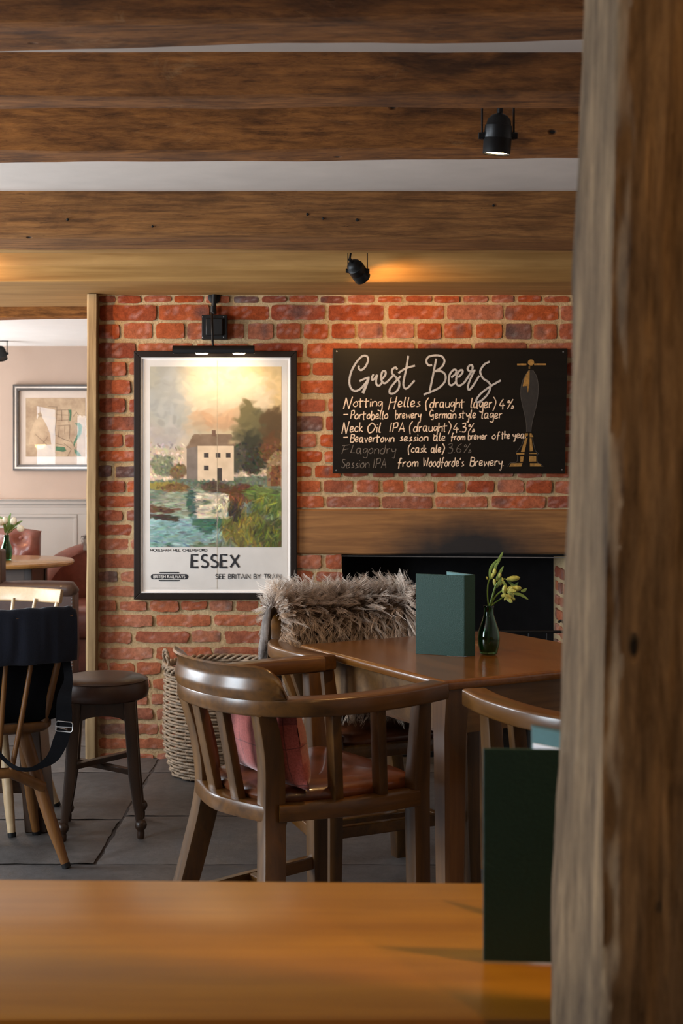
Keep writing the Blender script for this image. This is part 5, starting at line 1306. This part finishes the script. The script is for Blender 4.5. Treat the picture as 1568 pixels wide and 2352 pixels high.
spotlight((-1.62, 4.83, 1.98), (.30, .80, -.45), 2.17, 'black spotlight in front of the sawn oak beam, left of the picture', power=26, cone=140)
p = P(3, 812, 8.2); spotlight(p, (.3, -.3, -1), zfar, 'black spotlight under the white ceiling of the far room, cut by the left edge', cable=False)
spotlight((.78, .0, 1.96), (-.50, 1.0, -.66), 2.055, 'added black spotlight behind the camera, put there to brighten the timber post', power=19, cone=52)  # unseen lamp, added as fill for the post's front face and near table

# ------------------------------------------------------------------ far room furniture
t = thing('framed_map', 'wide dark framed old map hanging on the far beige wall', 'picture', tuple(P(120, 1080, FW-.02)))
DM = FW-.035
mb = MB(); frame_bars(mb, 29, 883, 235, 1081, 5, DM, FW-.001); frame_bars(mb, 37, 891, 227, 1073, 6, DM+.004, FW-.001); mb.build('frame', M['pewter'], t, bevel=.002, smooth=0)
mb = MB(); frame_bars(mb, 33.5, 887.5, 230.5, 1076.5, 4, DM+.001, FW-.001); mb.build('silver_line', M['silver_edge'], t, smooth=0)
mb = MB(); mb.flat([(42, 896), (222, 896), (222, 1068), (42, 1068)], pf(DM+.022)); mb.build('mount', plain('map_mount', lin(216,200,186), .8, 0, 0, 20, .02), t, smooth=0)
m, N, L, B = new_mat('aged_map'); v = mapping(N, L, (1, 1, 1)); n = noise_node(N, L, v, 7, 6, .65); r = ramp(N, [(.3, lin(150,120,92)), (.7, lin(206,180,146))]); L.new(n.outputs['Fac'], r.inputs['Fac']); L.new(r.outputs['Color'], B.inputs['Base Color'])
mb = MB(); mb.flat([(59, 914), (196, 914), (196, 1049), (59, 1049)], pf(DM+.021)); mb.build('map_sheet', m, t, smooth=0)
def zm(p): return [(x/4.704, 670+y/4.704) for x, y in p]
mb = MB()
for p_ in ([(615,1240),(608,1400),(585,1540),(680,1590),(760,1620)], [(615,1280),(740,1275),(745,1420)], [(615,1330),(742,1335)], [(615,1390),(742,1385)], [(665,1280),(668,1395)], [(615,1450),(755,1440),(750,1590)], [(430,1340),(610,1370)], [(520,1500),(585,1550)], [(380,1540),(560,1700)], [(600,1640),(700,1660)], [(690,1640),(770,1700),(730,1780)], [(640,1460),(630,1570)], [(700,1450),(700,1540)], [(520,1240),(610,1245)], [(760,1600),(860,1770)], [(790,1350),(825,1300),(855,1345)], [(465,1640),(520,1560)]): mb.ribbon(zm(p_), .8, pf(DM+.0202))
mb.build('map_lines', plain('map_ink', lin(96,74,56), .8, 0, 0, 60, .1), t, smooth=0)
mb = MB()
for p_ in ([(738,1275),(770,1275),(772,1330),(760,1400),(748,1390),(752,1320)], [(805,1425),(860,1418),(888,1450),(880,1530),(840,1590),(810,1640),(800,1680),(793,1630),(830,1550),(850,1490),(835,1445)], [(600,1670),(700,1680),(715,1720),(680,1730),(600,1715)], [(800,1700),(840,1720),(880,1775),(840,1775),(805,1740)]): mb.flat(zm(p_), pf(DM+.0200))
mb.build('map_woods', plain('map_green', lin(78,116,84), .8, 0, 0, 60, .2), t, smooth=0)
mb = MB(); mb.flat([(41, 895), (223, 895), (223, 1069), (41, 1069)], pf(DM+.012)); mb.build('glass', M['pane'], t, smooth=0)

pl_ = (-2.33, 7.0, 1.50)
t = thing('pendant_lamp', 'glowing glass bell pendant lamp reflected in the glass of the framed map', 'lamp', pl_)
mb = MB(); pr = [(.012, .105), (.030, .085), (.055, .04), (.075, -.02), (.083, -.085), (.085, -.105), (.082, -.105), (.072, -.02), (.052, .038), (.028, .082), (.010, .10)]; mb.lathe([(r, z) for r, z in pr], 32, pl_, caps=False); mb.build('glass_shade', emit('amber_glass', (1.0, .66, .40, 1), 5), t, smooth=60)
mb = MB(); mb.lathe([(.0005, -.03), (.024, -.01), (.030, .02), (.018, .05), (.010, .07), (.0005, .07)], 16, pl_); mb.build('bulb', M['shade_on'], t)
mb = MB(); mb.tube([(pl_[0], pl_[1], 1.60), (pl_[0], pl_[1], zfar)], .003, 6); mb.tube([(pl_[0], pl_[1], 1.595), (pl_[0], pl_[1], 1.64)], .014, 10); mb.build('cord', M['black_metal'], t)
ld = bpy.data.lights.new('pendant_bulb', 'POINT'); ld.energy = 5; ld.color = WARM; ld.shadow_soft_size = .04; lo_ = bpy.data.objects.new('pendant_bulb', ld); C.objects.link(lo_); lo_.location = (pl_[0], pl_[1], 1.40)

RX, RY = P(13, 0, 6.68).x, 6.68
t = thing('round_table', 'round wooden pub table in the far room, holding white tulips', 'table', (RX, RY, 0))
mb = MB(); mb.lathe([(.001, .722), (.330, .722), (.342, .728), (.345, .738), (.342, .746), (.334, .75), (.001, .75)], 64, (RX, RY, 0)); mb.build('table_top', M['round_top'], t, smooth=35)
for sx in (-1, 1):
    for sy in (-1, 1): mb = MB(); mb.bar((RX+sx*.155, RY+sy*.155, .002), (RX+sx*.155, RY+sy*.155, .722), .04, .04, (0, 1, 0)); mb.build('leg', M['dark_wood'], t, bevel=.003)
for a in ((-.155, -.155, .155, -.155), (-.155, .155, .155, .155), (-.155, -.155, -.155, .155), (.155, -.155, .155, .155)): mb = MB(); mb.bar((RX+a[0], RY+a[1], .675), (RX+a[2], RY+a[3], .675), .022, .085); mb.build('apron', M['dark_wood_h'], t)
fv = PZ(15, 1287, .7505); vase(tuple(fv), 'dark green bottle vase of white tulips on the far round table', 1.05)
def far_flower(lab, st, lv, hd, dy):
    base = fv+Vector((0, dy*.2, .03)); t = thing('tulip', lab, 'flower', tuple(base), 0, 'white tulips on the round table'); q = lambda a, b: P(a, b, fv.y+dy)
    mb = MB(); mb.tube(crom([tuple(base), tuple(P(15.5, 1231, fv.y))]+[tuple(q(*s_)) for s_ in st], 5), .0024, 6); mb.build('stem', M['stem'], t)
    for l in lv: mb = MB(); leaf_blade(mb, [tuple(q(*s_)) for s_ in l], .007); mb.build('leaf', M['leaf'], t, smooth=60)
    for pp, d in hd:
        mb = MB(); d = Vector(d).normalized(); R = d.to_track_quat('Z', 'Y').to_matrix().to_4x4()
        for k in range(3):
            a = 2*PI*k/3; mb.lathe([(.0005, 0), (.010, .006), (.0135, .016), (.012, .027), (.006, .036), (.0005, .039)], 10, q(*pp)+R @ Vector((.004*math.cos(a), .004*math.sin(a), 0)), R)
        mb.build('petals', M['tulip'], t, smooth=60)
far_flower('white tulip leaning left, highest of the tulips in the far vase', [(14, 1215), (13, 1202)], [((12, 1225), (9, 1200), (-2, 1185)), ((16, 1222), (20, 1195), (25, 1178))], [((13, 1204), (-.1, 0, 1)), ((8, 1206), (-.6, 0, .8))], 0)
far_flower('white tulip hanging to the right, lowest of the tulips in the far vase', [(24, 1222), (34, 1213), (41, 1211)], [((18, 1222), (36, 1205), (52, 1196)), ((17, 1225), (26, 1208), (34, 1198))], [((39, 1211), (1, 0, -.35))], .012)
far_flower('white tulip between two leaves, in the middle of the far vase', [(20, 1218), (27, 1205)], [((16, 1220), (21, 1205), (23, 1190))], [((28, 1205), (.4, 0, 1))], -.012)
mq = PZ(-28, 1291, .7515)
menu((mq.x+.040, mq.y-.01, mq.x+.052, mq.y-.004), PI*.98, PI*.72, .10, .20, .003, 'dark green menu standing at the left edge of the far round table', .7515)

def pad(mb, x0, x1, y0, y1, z0, z1, r=.03):
    rings = []
    for k, z in ((.86, z0), (.98, z0+(z1-z0)*.12), (1, z0+(z1-z0)*.45), (.98, z0+(z1-z0)*.82), (.86, z1-(z1-z0)*.04), (.5, z1)):
        cx_, cy_ = (x0+x1)/2, (y0+y1)/2; rings.append([(cx_+x*(x1-x0)*(k*.5+.5 if k > .8 else k), cy_+y*(y1-y0)*(k*.5+.5 if k > .8 else k), z) for x, y in rrect(1, 1, .12, 4)])
    mb.loft(rings)
# buttoned oxblood chair behind the round table
bx0, bx1, by = P(-60, 0, 7.5).x, P(87, 0, 7.5).x, 7.52
t = thing('buttoned_chair', 'oxblood leather chair with a deep buttoned back behind the far round table', 'chair', ((bx0+bx1)/2, by-.2, 0))
bt = [(P(x, y, 7.42)) for x, y in ((41, 1237), (-18, 1237), (12, 1268), (68, 1290))]
nx_, nz_ = 40, 36; vs, fs = [], []
zt_, zb_ = EYE-(1215-HY)*7.45/F_PX, .42
for side in (0, 1):
    for k in range(nz_+1):
        for i in range(nx_+1):
            u, w_ = i/nx_, k/nz_; x = bx0+(bx1-bx0)*u; z = zb_+(zt_-zb_)*w_-.018*(2*u-1)**2*w_
            rnd = .05*(1-min(1, min(u, 1-u)/.12))**2+.05*(1-min(1, (1-w_)/.1))**2
            y = by-.075+rnd+.05*w_
            if side == 0:
                for b_ in bt: y += .03*math.exp(-((x-b_.x)**2+(z-b_.z)**2)/.0016)
            else: y = by+.03+.05*w_-rnd*.3
            vs.append((x, y, z))
m1 = nx_+1; h1 = m1*(nz_+1)
for k in range(nz_):
    for i in range(nx_): a = k*m1+i; fs.append((a, a+1, a+1+m1, a+m1)); b = h1+a; fs.append((b+m1, b+m1+1, b+1, b))
rim = [i for i in range(m1)]+[k*m1+nx_ for k in range(1, nz_+1)]+[nz_*m1+i for i in range(nx_-1, -1, -1)]+[k*m1 for k in range(nz_-1, 0, -1)]
for q in range(len(rim)): a, b = rim[q], rim[(q+1) % len(rim)]; fs.append((a, h1+a, h1+b, b))
mb = MB(); mb.add(vs, fs); bk_ = mb.build('backrest', M['leather_red'], t, smooth=60)
for b_ in bt[:3]: mb = MB(); mb.lathe([(.012, 0), (.010, .006), (.0005, .009)], 12, (b_.x, by-.03, b_.z), Matrix.Rotation(PI/2, 4, 'X')); mb.build('button', M['leather_red'], bk_)
mb = MB(); pad(mb, bx0, bx1, by-.55, by-.03, .30, .46); mb.build('seat', plain('rose_wool', lin(170, 84, 78), .9, 0, 0, 120, .15), t, smooth=60)
mb = MB(); mb.box(bx0+.02, bx1-.02, by-.53, by, .20, .31); mb.build('seat_frame', M['leather_red'], t, bevel=.01)
for sx in (bx0+.05, bx1-.05):
    for y in (by-.5, by-.02): mb = MB(); mb.bar((sx, y, .002), (sx, y, .22), .03, .03, (0, 1, 0), .04, .04); mb.build('leg', M['dark_wood'], t)
# tub armchair at the right of the far room, half behind the door post
def arm_shell(name, mat, parent, pts, thick, zbot, ztops, sm=60):
    """upholstered wall along pts (x, y), rising to ztops"""
    mb = MB(); rings = []; q = [Vector((a, b, 0)) for a, b in pts]; n = len(q)
    for i in range(n):
        tg = (q[min(i+1, n-1)]-q[max(i-1, 0)]).normalized(); s_ = Vector((-tg.y, tg.x, 0)); zt = ztops[i]; r = thick/2
        sec = [(-r, zbot), (-r, zt-r)]+[(-r*1.15*math.cos(a), zt-r+r*math.sin(a)) for a in np.linspace(.2, PI-.2, 9)]+[(r, zt-r), (r, zbot)]
        rings.append([q[i]+s_*a+Vector((0, 0, z)) for a, z in sec])
    mb.loft(rings); return mb.build(name, mat, parent, smooth=sm)
ax_ = -1.34; ay_ = 7.35
t = thing('tub_armchair', 'oxblood tub armchair with grey fur on its back, half hidden by the door post', 'armchair', (ax_, ay_, 0))
sh = crom([(-.36, -.36), (-.37, -.05), (-.28, .26), (0, .36), (.28, .26), (.37, -.05), (.36, -.36)], 7); n_ = len(sh)
arm_shell('shell', M['leather_red'], t, [(ax_+x, ay_+y) for x, y in sh], .11, .12, [.56+.24*max(0, math.sin(PI*(i/(n_-1)-.12)/.76) if .12 < i/(n_-1) < .88 else 0)**1.2 for i in range(n_)])
mb = MB(); pad(mb, ax_-.33, ax_+.33, ay_-.36, ay_+.28, .30, .47); mb.build('seat', M['leather_red'], t, smooth=60)
mb = MB(); mb.box(ax_-.33, ax_+.33, ay_-.33, ay_+.28, .12, .31); mb.build('seat_frame', M['leather_red'], t, bevel=.01)
for sx in (-1, 1):
    for sy in (-.3, .25): mb = MB(); mb.bar((ax_+sx*.28, ay_+sy, .002), (ax_+sx*.28, ay_+sy, .13), .03, .03, (0, 1, 0), .04, .04); mb.build('leg', M['dark_wood'], t)
t = thing('fur_throw', 'small grey fur throw over the back of the far oxblood tub armchair', 'throw', (ax_, ay_+.33, .8))
mb = MB(); rings = []
for k in range(9):
    x = ax_-.16+.40*k/8; yy = ay_+.34-.25*((x-ax_)/.33)**2*.5; rings.append([(x, yy-.075, .74), (x, yy-.06, .80), (x, yy, .825), (x, yy+.06, .80), (x, yy+.07, .70), (x, yy+.06, .70), (x, yy, .81), (x, yy-.065, .74)])
mb.loft(rings); mb.build('hide', M['fur_grey'], t, smooth=60)
def sfar():
    x = ax_-.17+.42*random.random(); yy = ay_+.34-.125*((x-ax_)/.33)**2; u = random.uniform(-1.2, 1.2); return (x, yy+.07*math.sin(u), .76+.06*math.cos(u)), (random.uniform(-.9, .3) if x < ax_-.1 else random.uniform(-.3, .3), math.sin(u), math.cos(u)), (-.3 if x < ax_-.1 else 0, math.cos(u), -.3)
strands(t, sfar, 330, 5, .055, .3, lin(86,78,74)[:3], lin(168,160,154)[:3], .0016, .005, .6, .012)
# dark brown rolled armchair seen from behind, in the opening
cx0, cx1, cy_ = P(-110, 0, 6.15).x, P(188, 0, 6.15).x, 6.1
t = thing('rolled_armchair', 'dark brown leather armchair with a thick rolled top, its back to the camera', 'armchair', ((cx0+cx1)/2, cy_, 0))
zr_ = EYE-(1354-HY)*6.1/F_PX
mb = MB(); rings = []
for u in np.linspace(0, 1, 24):
    x = cx0+(cx1-cx0)*u; r = .040*(1 if u < .94 else math.sqrt(max(.02, 1-((u-.94)/.06)**2))); zz = zr_+.014*math.sin(PI*u)-.022*(1-u)
    rings.append([(x, cy_-.02+r*math.cos(a), zz+r*math.sin(a)) for a in np.linspace(0, 2*PI, 17)[:-1]])
mb.loft(rings); mb.build('rolled_top', M['leather_dark'], t, smooth=60)
bxr = P(178, 0, 6.12).x
mb = MB(); mb.box(cx0, bxr, cy_-.045, cy_+.06, .20, zr_-.01); mb.build('back_panel', M['leather_dark'], t, bevel=.012)
for k in range(26):
    mb = MB(); mb.lathe([(.004, 0), (.003, .002), (.0003, .003)], 8, (bxr-.012, cy_-.045, .22+.41*k/25), Matrix.Rotation(PI/2, 4, 'X')); mb.build('nail_head', M['pewter'], t)
mb = MB(); pad(mb, cx0+.08, bxr-.04, cy_+.05, cy_+.30, .28, .45); mb.build('seat', M['leather_dark'], t, smooth=60)
mb = MB(); mb.box(cx0, cx0+.11, cy_-.04, cy_+.30, .20, .62); mb.build('arm', M['leather_dark'], t, bevel=.02)
mb = MB(); wx = P(-3, 0, 6.0).x; mb.loft([[(wx-.10, cy_-.05, z), (wx, cy_-.05, z), (wx, cy_+.04, z), (wx-.10, cy_+.04, z)] for z in (.60, EYE-(1262-HY)*6.05/F_PX)]); mb.build('wing', M['leather_dark'], t, bevel=.012)
for x in (cx0+.04, bxr-.04):
    for y in (cy_-.01, cy_+.25): mb = MB(); mb.tube([(x, y, .002), (x, y, .05), (x, y, .21)], [.012, .018, .022], 10); mb.build('leg', M['dark_wood'], t)
